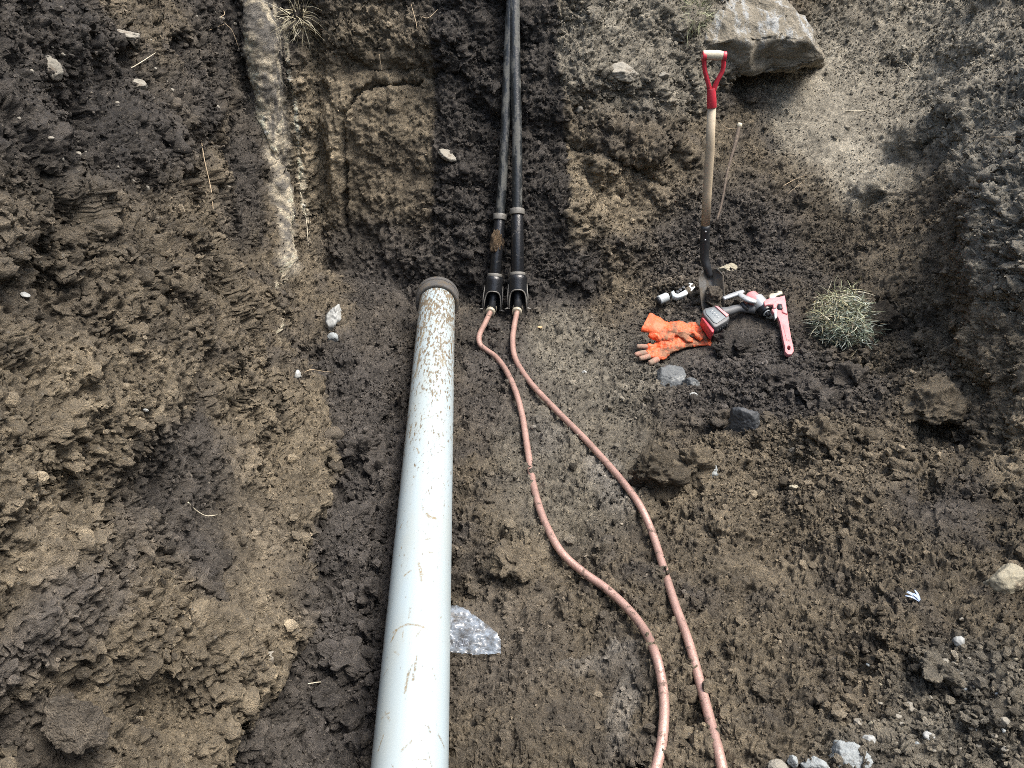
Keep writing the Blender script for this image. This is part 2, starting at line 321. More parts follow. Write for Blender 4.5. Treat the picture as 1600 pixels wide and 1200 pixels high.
for px, py, a, b, rot, s in [(580, 250, 110, 190, 0, .55), (1300, 190, 190, 140, 20, .6), (1400, 70, 220, 110, 0, .35), (980, 310, 90, 60, 0, .3), (1340, 280, 50, 70, 0, .8), (900, 640, 110, 170, 25, .3), (930, 1080, 110, 110, 0, .35), (830, 1100, 120, 90, 0, .15),
     (330, 790, 80, 230, -38, .5), (70, 130, 110, 150, 0, .35), (1450, 400, 70, 110, -30, .5), (1560, 560, 50, 100, 0, .4), (1200, 900, 150, 120, 0, .1), (230, 1110, 30, 80, -20, .8), (240, 600, 60, 60, 0, .5), (1100, 520, 150, 60, 5, .75), (740, 990, 60, 50, 0, .8), (1130, 270, 40, 90, 0, .5), (400, 1000, 40, 140, 0, .5)]:
    rough_m *= 1 - s * blob(px, py, a, b, rot)
for px, py, a, b, rot, s in [(930, 1040, 60, 22, -20, .6), (975, 1110, 20, 70, 10, .7), (880, 560, 70, 70, 0, .5), (900, 720, 100, 120, 30, .4), (800, 420, 130, 120, 0, .35)]:
    gloss = np.maximum(gloss, s * blob(px, py, a, b, rot))
# smeared strip down the wall's corner: grey clay with pale streaks
ds = line_d([(405, -40), (415, 100), (428, 220), (440, 330), (444, 415)], .25)
sm_ = 1 - smooth(.055, .10, ds + .02 * n_mid); rough_m *= 1 - .85 * sm_
C = C + (CLAY * .85 - C) * (sm_ * .9)[:, None]
stre = fbm(P * np.array([42, 42, 4.5]), 4, 41); C = C + (PALE - C) * (sm_ * smooth(-.12, .2, stre + .25 * n_lo) * .85)[:, None]
for pts, wd in (([(398, 60), (406, 130), (412, 190), (420, 230)], .030), ([(455, 110), (462, 170), (468, 250), (474, 330), (482, 390)], .018), ([(440, 300), (442, 360), (441, 410), (438, 440)], .026), ([(432, 440), (430, 540)], .010), ([(446, 40), (452, 100)], .010)):
    d_ = line_d(pts, .35); C = C + (PALE * 1.15 - C) * ((1 - smooth(wd * .4, wd, d_ + .012 * n_mid)) * .9)[:, None]
# ---- relief along the normals
wall = 1 - np.clip(NRM[:, 2], 0, 1)
dep = P.copy(); disp = .035 * fbm(P / .30, 4, 21) + .010 * fbm(Pw / .09, 2, 23)
n_r = fbm(P / .22, 3, 31); rm = np.clip(rough_m * (1.0 + .9 * n_r), .08, 1.4)
Pq = P + np.stack([fbm(P / .03, 3, 170 + k) for k in range(3)], 1) * .012
idf = 0
Pf = P + np.stack([fbm(P / .16, 3, 270 + k) for k in range(3)], 1).astype(np.float32) * .05
for s_, h_, sd_, sh_ in ((.26, .055, 101, 11), (.12, .026, 102, 10)):
    fc_ = broken(Pf / s_, sd_, 1.5, sh_); disp += h_ * fc_ * np.clip(rough_m * (.55 + .6 * wall), .12, 1.2) * (1 - .3 * smooth(-.45, -.7, P[:, 0])); idf = idf + fc_ * .10
disp += .060 * np.exp(-(ds / .07) ** 2) - .075 * np.exp(-(line_d([(486, 60), (494, 200), (500, 330), (505, 420)], .6) / .05) ** 2) - .05 * np.exp(-(line_d([(372, 170), (380, 260), (388, 380), (395, 470)], .8) / .045) ** 2)
disp += .04 * np.exp(-(line_d([(430, 600), (480, 700), (492, 800), (478, 900), (455, 1000)], .9) / .035) ** 2) - .03 * np.exp(-(line_d([(520, 880), (510, 1000), (500, 1180)], .9) / .04) ** 2)
lwm = smooth(-.42, -.6, P[:, 0]) * (1 - sm_); vst = fbm(P * np.array([9, 9, 1.6]) + .25 * n_mid[:, None], 4, 141); vs2 = fbm(P * np.array([26, 26, 3.2]) + .3 * n_mid[:, None], 3, 142)
disp += lwm * (.034 * vst + .010 * vs2)                    # runs and bucket grooves down the tall cut face
C = C * (1 + lwm[:, None] * np.clip(.55 * vst + .30 * vs2, -.45, .5)[:, None])
disp += within * (.032 * np.exp(-((side + .03) / .035) ** 2) - .055 * smooth(-.004, .014, side) * smooth(.22, .05, side))
for pts, wd, hh in [  # cracks and ledges
  ([(540, 350), (536, 250), (536, 195), (552, 150), (590, 132), (650, 128), (690, 110), (720, 108)], .014, -.055), ([(602, 140), (604, 185)], .006, -.02), ([(632, 160), (645, 190)], .005, -.015), ([(540, 250), (538, 340), (545, 375)], .008, -.03),
  ([(508, 600), (511, 650), (520, 730), (560, 790), (610, 850)], .022, -.07), ([(1230, 250), (1270, 240)], .008, -.02), ([(1480, 190), (1430, 235), (1375, 305), (1350, 325)], .022, -.06), ([(1340, 700), (1440, 680), (1480, 640)], .02, -.06),
  ([(1335, 318), (1375, 275), (1425, 205), (1480, 165)], .045, .05), ([(1370, 350), (1420, 290), (1480, 235)], .05, -.05), ([(1545, 330), (1530, 450), (1500, 600), (1530, 700)], .03, .03),
  ([(1470, 690), (1530, 780), (1575, 860), (1630, 910)], .03, -.045), ([(1400, 470), (1440, 560)], .04, -.03),
  ([(1560, 780), (1600, 800)], .02, -.04), ([(880, 215), (940, 240), (1010, 275), (1040, 290)], .02, -.05), ([(360, 790), (362, 900), (366, 1010), (350, 1100)], .008, -.03), ([(470, 880), (472, 1000)], .01, -.03),
  ([(1120, 720), (1230, 790), (1330, 800)], .01, -.012), ([(130, 180), (128, 240), (140, 280)], .02, -.05), ([(380, 190), (372, 250), (375, 330)], .02, -.05), ([(640, 470), (610, 640), (590, 760), (570, 1000), (545, 1200)], .035, -.035),
  ([(700, 345), (760, 335), (830, 345)], .012, .02), ([(680, 90), (668, 240), (690, 380)], .01, -.012), ([(888, 150), (884, 350)], .012, -.02)]:
    disp += hh * np.exp(-(line_d(pts, .7) / wd) ** 2)
inner = smooth(0, .25, P[:, 0] ** 2 + P[:, 1] ** 2)
# second stage: fine relief on the already broken surface, along its own normals
disp = disp * (.35 + .65 * inner); P1 = P + NRM * disp[:, None]
Gs = P1.reshape(*SH, 3); Gs[1:-1, 1:-1] = (Gs[1:-1, 1:-1] * 4 + Gs[:-2, 1:-1] + Gs[2:, 1:-1] + Gs[1:-1, :-2] + Gs[1:-1, 2:]) / 8
NRM = grid_normals(Gs).reshape(-1, 3).astype(np.float32); P = P1.astype(np.float32)
Pq = P + np.stack([fbm(P / .03, 3, 170 + k) for k in range(3)], 1) * .012
Pw = P + np.stack([fbm(P / .09, 3, 70 + k) for k in range(3)], 1) * .035
lw = smooth(-.42, -.62, P[:, 0]); disp = .010 * fbm(Pq / .045, 4, 24)
fc_ = broken(Pq / .055, 103, 1.5, 10); disp += .012 * fc_ * np.clip(rm, .2, 1.2); idf = idf + fc_ * .1
fc_ = broken(Pq / .028, 104, 1.5, 10); disp += .006 * fc_ * np.clip(rm, .2, 1.2)
idm = idf; Pr = Pq + np.stack([fbm(P / .011, 2, 190 + k) for k in range(3)], 1).astype(np.float32) * .005
for s_, h_, keep, sd_ in ((.105, .024, .38, 3), (.055, .018, .5, 4), (.030, .015, .6, 5), (.017, .0145, .62, 6), (.0098, .0095, .65, 7)):
    c_, i_ = clods((Pr if s_ < .04 else Pq) / s_ + n_mid[:, None] * .2, sd_, keep)
    disp += h_ * c_ * (rm if s_ > .02 else np.clip(rm, .30, 1.3)) * ((1 - .6 * lw) if s_ > .04 else 1)
    if s_ < .06: idm = idm + (i_ - .5) * (.35 if s_ > .02 else .45)
g1, g2, _ = cells(Pr / .040, 15); disp -= .010 * np.exp(-((g2 - g1) / .09) ** 2) * np.clip(rm, 0, 1) * (n_lo > -.2)
disp += .011 * fbm(P / .022, 4, 51, .65) * np.clip(rm, .35, 1.2) + .012 * (.35 - np.abs(fbm(Pw / .05, 4, 53, .6))) * np.clip(rm, .3, 1)
# bucket scratches on the left wall and the smear strip
disp += .010 * sm_ * fbm(P * np.array([30, 30, 3.5]), 3, 61)
dg = (P[:, 1] * .75 + P[:, 2] * .65); dn = (P[:, 1] * .65 - P[:, 2] * .75)
disp += .014 * smooth(-.3, -.55, P[:, 0]) * fbm(np.stack([P[:, 0] * 3, dg * 3.0, dn * 22], 1), 3, 63)

P2 = P + NRM * disp[:, None]
C = np.clip(C * np.array([1.75, 1.76, 1.76]) * (1 + .62 * idm)[:, None] * (1 + .42 * fbm(P / .018, 3, 81, .7))[:, None], .012, .8)
# rim rows up and out to the open ground
G2 = P2.reshape(*SH, 3); last = G2[-1]; Cg = C.reshape(*SH, 3); CA = np.concatenate([Cg, gloss.reshape(*SH, 1)], -1)
rows = [G2]; crow = [CA]; out = last[:, :2] / np.linalg.norm(last[:, :2], axis=1, keepdims=True)
for f, zz in ((.1, 2.3), (.3, 2.55), (.8, 2.65), (2, 2.7), (6, 2.7), (20, 2.7), (60, 2.7)):
    q = np.concatenate([last[:, :2] + out * f, np.full((len(last), 1), zz)], 1); q[:, 2] += .06 * np.sin(q[:, 0] * 3) * np.cos(q[:, 1] * 2.3)
    q[:, 2] = np.maximum(q[:, 2], last[:, 2] + f * .1); rows.append(q[None]); crow.append(CA[-1:])
G3 = np.concatenate(rows, 0); C3 = np.concatenate(crow, 0)
nr, nc = G3.shape[:2]; idx = np.arange(nr * nc).reshape(nr, nc)
idx[:, -1] = idx[:, 0]                    # close the ring
Q = np.stack([idx[:-1, :-1], idx[:-1, 1:], idx[1:, 1:], idx[1:, :-1]], -1).reshape(-1, 4)
ground = mesh_np("ground", G3.reshape(-1, 3), Q, SOIL, C3.reshape(-1, 4)); ground["kind"] = "structure"
# light search tree for setting things down on the surface
st = 3; gi = np.arange(0, SH[0], st); gj = np.arange(0, SH[1], st); Gc = G2[np.ix_(gi, gj)]
k = np.arange(len(gi) * len(gj)).reshape(len(gi), len(gj)); Qc = np.stack([k[:-1, :-1], k[:-1, 1:], k[1:, 1:], k[1:, :-1]], -1).reshape(-1, 4)
BVH = BVHTree.FromPolygons(Gc.reshape(-1, 3).tolist(), Qc.tolist())
def at(px, py, lift=0):
    d = Vector(ray(px, py)).normalized(); h = BVH.ray_cast(CAM, d)
    n = h[1]
    if n.dot(-d) < 0: n = -n
    return h[0] + Vector((0, 0, lift)), n
def drop(x, y, z0=2.2):
    h = BVH.ray_cast(Vector((x, y, z0)), Vector((0, 0, -1))); return h[0]
# ------------------------------------------------------------ building helpers for things
def empty(name, label, cat, loc, group=None):
    o = bpy.data.objects.new(name, None); col.objects.link(o); o.location = loc; o.empty_display_size = .05
    o["label"] = label; o["category"] = cat
    if group: o["group"] = group
    return o
def tag(o, label, cat, group=None):
    o["label"] = label; o["category"] = cat
    if group: o["group"] = group
    return o
def part(name, bm, mat, root=None, smooth_=True, label=None, bevel=0, matrix=None):
    """bm holds world coordinates; the part is stored relative to its thing's base"""
    o_ = Vector((0, 0, 0)); r = root
    while r is not None: o_ = o_ + r.location; r = r.parent
    if root is None and matrix is None:
        c = sum((v.co for v in bm.verts), Vector()) / max(1, len(bm.verts)); o_ = c
    bmesh.ops.translate(bm, verts=bm.verts, vec=-o_)
    bmesh.ops.recalc_face_normals(bm, faces=bm.faces)
    me = bpy.data.meshes.new(name); bm.to_mesh(me); bm.free()
    if smooth_: me.polygons.foreach_set("use_smooth", np.ones(len(me.polygons), bool))
    for m in (mat if isinstance(mat, (list, tuple)) else [mat]): me.materials.append(m)
    o = bpy.data.objects.new(name, me); col.objects.link(o)
    if root is not None: o.parent = root
    else: o.location = o_
    if bevel:
        b = o.modifiers.new("bevel", 'BEVEL'); b.width = bevel; b.segments = 2; b.limit_method = 'ANGLE'; b.angle_limit = R(35)
    if label: o["label"] = label
    return o
def crom(pts, n=8):
    pts = [Vector(p) for p in pts]; out = []
    for i in range(len(pts) - 1):
        p0, p1, p2, p3 = pts[max(i - 1, 0)], pts[i], pts[i + 1], pts[min(i + 2, len(pts) - 1)]
        for k in range(n):
            t = k / n; out.append(.5 * (2 * p1 + (p2 - p0) * t + (2 * p0 - 5 * p1 + 4 * p2 - p3) * t * t + (3 * (p1 - p2) + p3 - p0) * t ** 3))
    return out + [pts[-1]]
def tube(bm, pts, rad, seg=12, cap=True, flat=None, up=None):
    """rad: number or list; flat=(ratio, axis) squashes the section along an axis"""
    pts = [Vector(p) for p in pts]; n = len(pts)
    if not isinstance(rad, (list, tuple, np.ndarray)): rad = [rad] * n
    elif len(rad) != n: rad = np.interp(np.linspace(0, 1, n), np.linspace(0, 1, len(rad)), rad)
    rings = []; ref = None
    for i, p in enumerate(pts):
        t = (pts[min(i + 1, n - 1)] - pts[max(i - 1, 0)]).normalized()
        if ref is None:
            ref = Vector(up) if up is not None else (Vector((0, 0, 1)) if abs(t.z) < .9 else Vector((1, 0, 0)))
        a = (ref - t * ref.dot(t)).normalized(); b = t.cross(a); ref = a
        ring = []
        for k in range(seg):
            q = 2 * math.pi * k / seg; d = a * math.cos(q) * (flat or 1) + b * math.sin(q)
            ring.append(bm.verts.new(p + d * float(rad[i])))
        rings.append(ring)
    for r0, r1 in zip(rings, rings[1:]):
        for k in range(seg): bm.faces.new((r0[k], r0[(k + 1) % seg], r1[(k + 1) % seg], r1[k]))
    if cap: bm.faces.new(rings[0][::-1]); bm.faces.new(rings[-1])
    return rings
def hollow(bm, A, B, r0, r1, seg=40):    # ring or sleeve with a wall
    d = (B - A).normalized(); a = d.orthogonal().normalized(); b = d.cross(a); R4 = []
    for c, r in ((A, r0), (A, r1), (B, r1), (B, r0)):
        R4.append([bm.verts.new(c + (a * math.cos(2 * math.pi * k / seg) + b * math.sin(2 * math.pi * k / seg)) * r) for k in range(seg)])
    for i in range(4):
        p, q = R4[i], R4[(i + 1) % 4]
        for k in range(seg): bm.faces.new((p[k], p[(k + 1) % seg], q[(k + 1) % seg], q[k]))
def plane_map(px, py, n, lift=0):        # px -> point on the plane through the surface there
    c, _ = at(px, py); c = c + n * lift
    def f(x, y, h=0):
        d = Vector(ray(x, y)); t = (c - CAM).dot(n) / d.dot(n); return CAM + d * t + n * h
    return f
def plate(bm, f, poly, h0, h1, holes=()):
    tops = [bm.verts.new(f(x, y, h1)) for x, y in poly]; bots = [bm.verts.new(f(x, y, h0)) for x, y in poly]; m = len(poly)
    for i in range(m): bm.faces.new((bots[i], bots[(i + 1) % m], tops[(i + 1) % m], tops[i]))
    if not holes:
        bm.faces.new(tops); bm.faces.new(bots[::-1])
    else:
        for vs_, h in ((tops, h1), (bots, h0)):
            ed = [bm.edges.get((vs_[i], vs_[(i + 1) % m])) for i in range(m)]
            for hole in holes:
                hv = [bm.verts.new(f(x, y, h)) for x, y in hole]; ed += [bm.edges.new((hv[i], hv[(i + 1) % len(hv)])) for i in range(len(hv))]
                hole_store.setdefault(id(hole), []).append(hv)
            bmesh.ops.triangle_fill(bm, use_beauty=True, edges=ed)
        for hole in holes:
            a, b = hole_store.pop(id(hole))
            for i in range(len(a)): bm.faces.new((a[i], a[(i + 1) % len(a)], b[(i + 1) % len(b)], b[i]))
hole_store = {}
ICO = {}
def ico(n):
    if n not in ICO:
        b = bmesh.new()
        if n == 0:
            bmesh.ops.create_icosphere(b, subdivisions=1, radius=1); bmesh.ops.delete(b, geom=b.verts[:], context='VERTS'); vv = [b.verts.new(q) for q in ((1, 0, 0), (-1, 0, 0), (0, 1, 0), (0, -1, 0), (0, 0, 1), (0, 0, -1))]
            for i_, j_ in ((0, 2), (2, 1), (1, 3), (3, 0)): b.faces.new((vv[i_], vv[j_], vv[4])); b.faces.new((vv[j_], vv[i_], vv[5]))
            b.verts.index_update()
        else: bmesh.ops.create_icosphere(b, subdivisions=n, radius=1)
        ICO[n] = (np.array([v.co[:] for v in b.verts]), np.array([[v.index for v in f.verts] for f in b.faces])); b.free()
    return ICO[n]
def rock_shape(n, seed, facets=9, crumb=.0, rough_=.08):
    V, F = ico(n); V = V.copy(); rg = np.random.default_rng(seed)
    pl = rg.normal(size=(facets, 3)); pl /= np.linalg.norm(pl, axis=1, keepdims=True); dd = rg.uniform(.50, .95, facets)
    k = (V @ pl.T); r = np.min(np.where(k > .05, dd / np.maximum(k, .05), 9), 1); r = np.minimum(r, 1.05)
    r = r * (1 + rough_ * fbm(V * 2.2 + seed * 3.1, 4, seed % 97)) + rough_ * .35 * fbm(V * 8 + seed, 3, seed % 89)
    if crumb:
        c1, _ = clods(V * 2.6 + seed, seed % 71, .7); c2, _ = clods(V * 6.3 + seed, seed % 61, .7); r = r * .85 + crumb * c1 + crumb * .5 * c2
    return V * r[:, None], F
GC = G2.reshape(-1, 3)[:: 7]; GCC = C[:: 7]
def soil_at(p, k=30):
    d = ((GC - np.array(p)) ** 2).sum(1); i = np.argpartition(d, k)[:k]; return GCC[i].mean(0)
def rock(name, px, py, wpx, hpx, mat, seed, deep=.35, n=5, facets=9, crumb=0, dep_=.8, rough_=.08, rot=None, tint=None):
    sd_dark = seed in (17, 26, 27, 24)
    c, nn = at(px, py); d = (c - CAM).length; w_ = wpx / FPX * d * .5; h_ = hpx / FPX * d * .5
    soil_ = mat is SOIL; V, F = rock_shape((6 if wpx > 40 else 5) if soil_ else n, seed, facets, 0 if soil_ else crumb, .2 if soil_ else .14)
    V = V * np.array([w_, max(w_, h_) * dep_, h_]); U = V / (np.linalg.norm(V, axis=1, keepdims=True) + 1e-9); idv = 0
    if soil_:
        V = V + U * ((.008 if seed == 36 else .028) * min(1, w_ / .05) * broken((V + seed * .37) / max(.03, w_ * .7), seed))[:, None]
        q0 = V + seed * .37; q0 = q0 + np.stack([fbm(q0 / .012, 2, 5 + k) for k in range(3)], 1) * .005
        amp = min(1, w_ / .05) * (.45 + 3 * crumb)
        for s_, h2, keep, sd2 in ((.032, .010, .6, 5), (.017, .008, .65, 6), (.009, .005, .7, 7)):
            c_, i_ = clods(q0 / s_, sd2, keep); V = V + U * (h2 * amp * c_)[:, None]; idv = idv + (i_ - .5) * .4
        V = V + U * ((.004 if seed == 36 else .012) * amp * fbm(q0 / .03, 4, 9, .6))[:, None]
    else: V = V + U * (.10 * w_ * fbm(V / max(w_, .004) * 2.4 + seed, 4, 9, .6))[:, None]
    a = (rot if rot is not None else 0); ca, sa = math.cos(R(a)), math.sin(R(a))
    V = np.stack([V[:, 0] * ca - V[:, 2] * sa, V[:, 1], V[:, 0] * sa + V[:, 2] * ca], 1)
    c = c + nn * (h_ * (1 - 2 * (deep if soil_ else deep + .08)))
    CC = None
    if mat is SOIL:
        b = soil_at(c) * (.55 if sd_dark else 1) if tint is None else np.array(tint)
        CC = np.concatenate([b * np.clip(1 + .3 * fbm(V / .02, 3, seed % 50) + .5 * idv, .3, 2)[:, None], np.zeros((len(V), 1))], 1)
    o = mesh_np(name, V, F, mat, CC); o.location = c
    return o

# ------------------------------------------------------------ materials of the things
def pvc_material():
    m, n, b = nodes("pale_plastic"); tc = N(n, "ShaderNodeTexCoord").outputs["Object"]
    base = mix(n, obj_noise(n, 3, 3, .5, tc), (.305, .375, .41), (.36, .435, .47))
    mp = N(n, "ShaderNodeMapping"); mp.inputs["Scale"].default_value = (1, .25, 1); n.links.new(tc, mp.inputs[0])
    at_ = N(n, "ShaderNodeAttribute"); at_.attribute_name = "soil"; sep = N(n, "ShaderNodeSeparateColor"); n.links.new(at_.outputs["Color"], sep.inputs[0])
    fine = obj_noise(n, 120, 6, .7, mp.outputs[0])
    add = N(n, "ShaderNodeMath", operation='MULTIPLY_ADD'); n.links.new(sep.outputs[0], add.inputs[0]); add.inputs[1].default_value = .34; n.links.new(fine, add.inputs[2])
    f = ramp(n, add.outputs[0], [(.69, (0, 0, 0)), (.76, (1, 1, 1))])
    haze_ = ramp(n, obj_noise(n, 14, 5, .6, mp.outputs[0]), [(.40, (0, 0, 0)), (.75, (.55, .55, .55))])
    base = mix(n, haze_, base, (.33, .35, .32))
    base = mix(n, f, base, mix(n, obj_noise(n, 40, 2, .5, tc), (.09, .075, .055), (.22, .18, .125)))
    mk = N(n, "ShaderNodeMath", operation='MULTIPLY'); n.links.new(sep.outputs[1], mk.inputs[0]); n.links.new(ramp(n, obj_noise(n, 160, 4, .7, tc), [(.38, (.1, .1, .1)), (.55, (.95, .95, .95))]), mk.inputs[1])
    base = mix(n, mk.outputs[0], base, mix(n, obj_noise(n, 9, 2, .5, tc), (.10, .08, .055), (.30, .24, .14)))
    n.links.new(base, b.inputs["Base Color"]); b.inputs["Roughness"].default_value = .42
    return m
M = dict(
 pvc=pvc_material(),
 rubber=simple("grey_rubber", (.075, .073, .07), .75, dirt=(.10, .08, .055), dscale=30, dthr=.5, bumpd=.003),
 copper=simple("copper", (.46, .295, .25), .46, .45, dirt=(.075, .055, .042), dscale=40, dthr=.54, bumpd=.0015, bscale=150, var=.2),
 brass=simple("brass", (.50, .46, .36), .45, .35, dirt=(.2, .16, .11), dscale=60, dthr=.6, bumpd=.001),
 black=simple("black_plastic", (.012, .013, .015), .26, dirt=(.12, .11, .095), dscale=22, dthr=.60, bumpd=.0015, bscale=90),
 duct=simple("weathered_black_pipe", (.018, .021, .023), .34, dirt=(.10, .103, .095), dscale=30, dthr=.48, bumpd=.002, bscale=60, stretch=(1, .3, .3)),
 edge=simple("scuffed_edge", (.16, .155, .14), .5, dirt=(.05, .045, .04), dscale=60, dthr=.55),
 wood=simple("pale_wood", (.42, .35, .25), .62, dirt=(.17, .13, .09), dscale=28, dthr=.62, bumpd=.001, bscale=80),
 grip=simple("worn_grip_wood", (.50, .45, .34), .6, dirt=(.2, .16, .1), dscale=40, dthr=.62, bumpd=.001),
 redpaint=simple("red_paint", (.52, .035, .055), .42, dirt=(.20, .10, .08), dscale=40, dthr=.6),
 pink=simple("dusty_red_paint", (.62, .24, .25), .5, dirt=(.30, .22, .19), dscale=50, dthr=.57, bumpd=.001),
 red=simple("red_plastic", (.48, .05, .07), .45, dirt=(.22, .15, .12), dscale=60, dthr=.6),
 steel=simple("muddy_steel", (.09, .09, .086), .6, .1, dirt=(.10, .085, .065), dscale=16, dthr=.44, bumpd=.002),
 darksteel=simple("black_steel", (.035, .038, .042), .4, .3, dirt=(.16, .15, .13), dscale=50, dthr=.58),
 silver=simple("dull_silver", (.42, .44, .45), .42, .35, dirt=(.14, .13, .115), dscale=70, dthr=.6),
 white_metal=simple("pale_grey_metal", (.58, .63, .64), .42, .15, dirt=(.12, .11, .1), dscale=80, dthr=.62),
 greyplastic=simple("grey_plastic", (.10, .105, .11), .5, dirt=(.2, .18, .15), dscale=60, dthr=.62),
 battery_label=simple("battery_label", (.15, .175, .19), .5, dirt=(.09, .09, .09), dscale=70, dthr=.58),
 orange=simple("orange_rubber", (.80, .12, .035), .5, dirt=(.20, .13, .08), dscale=13, dthr=.49, bumpd=.0015, bscale=260, var=.08),
 orange_mud=simple("muddy_orange_fingers", (.34, .19, .14), .75, dirt=(.24, .18, .135), dscale=30, dthr=.46, bumpd=.002),
 root=simple("pale_root", (.42, .33, .22), .8), straw=simple("straw", (.55, .50, .38), .8),
 bark=simple("brown_root_bark", (.085, .065, .05), .85, dirt=(.2, .165, .12), dscale=50, dthr=.55, bumpd=.003),
 stone=simple("pale_stone", (.23, .215, .18), .8, dirt=(.12, .095, .07), dscale=22, dthr=.54, bumpd=.003, bscale=120),
 granite=simple("speckled_grey_stone", (.26, .285, .29), .75, dirt=(.13, .13, .125), dscale=85, dthr=.52, bumpd=.003, bscale=120),
 cream=simple("cream_stone", (.33, .30, .22), .8, dirt=(.17, .13, .09), dscale=18, dthr=.54, bumpd=.003, bscale=120),
 darkrock=simple("dark_rock", (.045, .05, .055), .55, dirt=(.22, .23, .23), dscale=16, dthr=.60, bumpd=.004, bscale=70),
 blue_rock=simple("grey_blue_rock", (.10, .11, .115), .65, dirt=(.30, .31, .30), dscale=20, dthr=.55, bumpd=.004, bscale=80),
 slab=simple("dirty_slab", (.24, .21, .165), .85, dirt=(.13, .105, .075), dscale=5, dthr=.5, bumpd=.008, bscale=50),
 white=simple("white_pebble", (.31, .32, .31), .6, dirt=(.3, .26, .2), dscale=60, dthr=.64),
 ink=simple("grey_print", (.07, .08, .10), .6),
 leaf=simple("dry_leaf", (.50, .36, .20), .8),
)
def film_material():
    m, n, b = nodes("clear_plastic_film"); b.inputs["Base Color"].default_value = (.27, .32, .38, 1); b.inputs["Roughness"].default_value = .22
    t = obj_noise(n, 45, 4, .6); r_ = N(n, "ShaderNodeMapRange"); r_.inputs[1].default_value = .35; r_.inputs[2].default_value = .65; r_.inputs[3].default_value = .12; r_.inputs[4].default_value = .72
    n.links.new(t, r_.inputs[0]); n.links.new(r_.outputs[0], b.inputs["Alpha"]); b.inputs["Specular IOR Level"].default_value = .9; return m
M['film'] = film_material()
def grass_material():
    m, n, b = nodes("grass_blades"); g = N(n, "ShaderNodeAttribute"); g.attribute_name = "soil"
    n.links.new(g.outputs["Color"], b.inputs["Base Color"]); b.inputs["Roughness"].default_value = .6; return m
M['grass'] = grass_material()

# ------------------------------------------------------------ the pale sewer pipe
PA = Vector((-.336, 3.148, .122)); PB = Vector((-.211, .95, .085)); pd_ = (PA - PB).normalized()
def along(s): return PA - pd_ * s
L_ = 4.2; ns, na = 1300, 168
S_, T_ = np.meshgrid(np.linspace(0, L_, ns), np.linspace(0, 2 * np.pi, na, endpoint=False), indexing='ij')
ax_, az_ = Vector((1, 0, 0)), pd_.cross(Vector((-1, 0, 0))).normalized()
if az_.z < 0: az_ = -az_
X = np.array(PA) - np.array(pd_) * S_[..., None] + (np.array(ax_) * np.cos(T_)[..., None] + np.array(az_) * np.sin(T_)[..., None]) * .080
V = X.reshape(-1, 3); sv, tv = S_.ravel(), T_.ravel()
q3 = np.stack([sv * 2.2, tv * .9, tv * 0], 1)
dirt = .10 + .95 * np.clip(1.1 - sv / 1.7, .0, 1) * (.75 + .6 * fbm(q3 * 2, 3, 5)) + .8 * smooth(2.6, 3.1, tv) + .6 * np.clip(fbm(q3 * 3, 3, 9), 0, 1) * .5
mark = np.zeros(len(V))
def scratch(s0, t0, s1, t1, wd):
    wd = wd * 1.25         # muddy drag marks on the pipe's skin (metres along, metres round)
    a = np.array([s0, t0]); d_ = np.array([s1, t1]) - a; q = np.stack([sv, (np.pi / 2 - tv) * .08], 1) - a
    u_ = np.clip(q @ d_ / (d_ @ d_), 0, 1); dist = np.linalg.norm(q - u_[:, None] * d_, axis=1) + .003 * np.abs(fbm(np.stack([sv * 60, tv * 8, tv * 0], 1), 2, 3))
    mark[:] = np.maximum(mark, 1 - smooth(wd * .5, wd, dist))
for a in ((2.02, -.005, 2.08, -.012, .0035), (1.985, .01, 2.05, .004, .003), (1.905, -.055, 1.895, -.015, .0035), (1.895, -.015, 1.905, .03, .0035), (1.93, -.06, 1.905, -.045, .003), (1.735, -.035, 1.725, -.02, .003),
          (1.70, .0, 1.74, .012, .004), (1.72, .004, 1.76, .01, .003), (1.52, .02, 1.52, .04, .006), (1.51, .015, 1.525, .028, .005), (.62, .03, .66, .035, .006), (.64, .04, .69, .045, .006), (.60, .045, .66, .055, .005), (.34, .0, .36, .01, .004), (.9, .02, .93, .03, .004), (1.2, -.03, 1.23, -.02, .003), (.42, -.04, .52, -.055, .008), (.55, -.05, .75, -.062, .007), (1.05, -.06, 1.12, -.065, .005)):
    scratch(*a)
rs = random.Random(4)
for _ in range(70):
    a0, b0, an_, ln_ = rs.uniform(.1, 2.4), rs.uniform(-.075, .075), rs.gauss(0, .9), rs.uniform(.006, .035); scratch(a0, b0, a0 + ln_ * math.cos(an_), b0 + ln_ * math.sin(an_), rs.uniform(.0012, .0026))
bands = np.clip(fbm(np.stack([sv * 30, tv * 3, tv * 0], 1), 3, 77), 0, 1) * smooth(1.6, .2, sv)
Ci = np.stack([np.clip(dirt * .8 + bands * .5, 0, 1), np.clip(mark * 1.1, 0, 1), mark * 0], 1)
k = np.arange(ns * na).reshape(ns, na); Qp = np.stack([k[:-1], np.roll(k, -1, 1)[:-1], np.roll(k, -1, 1)[1:], k[1:]], -1).reshape(-1, 4)
sewer = empty("sewer_pipe", "long pale blue-white plastic pipe as thick as an arm lying along the trench floor", "pipe", PA)
mesh_np("pipe_barrel", V - np.array(PA), Qp, M['pvc'], Ci, parent=sewer)
bm = bmesh.new(); hollow(bm, along(.030), along(-.03), .079, .096, 56)
part("rubber_coupling", bm, M['rubber'], sewer, bevel=.006, label="dark grey rubber coupling ring at the far end")
bm = bmesh.new(); hollow(bm, along(-.03), along(-.055), .07, .098, 56); part("coupling_lip", bm, M['rubber'], sewer, bevel=.004)

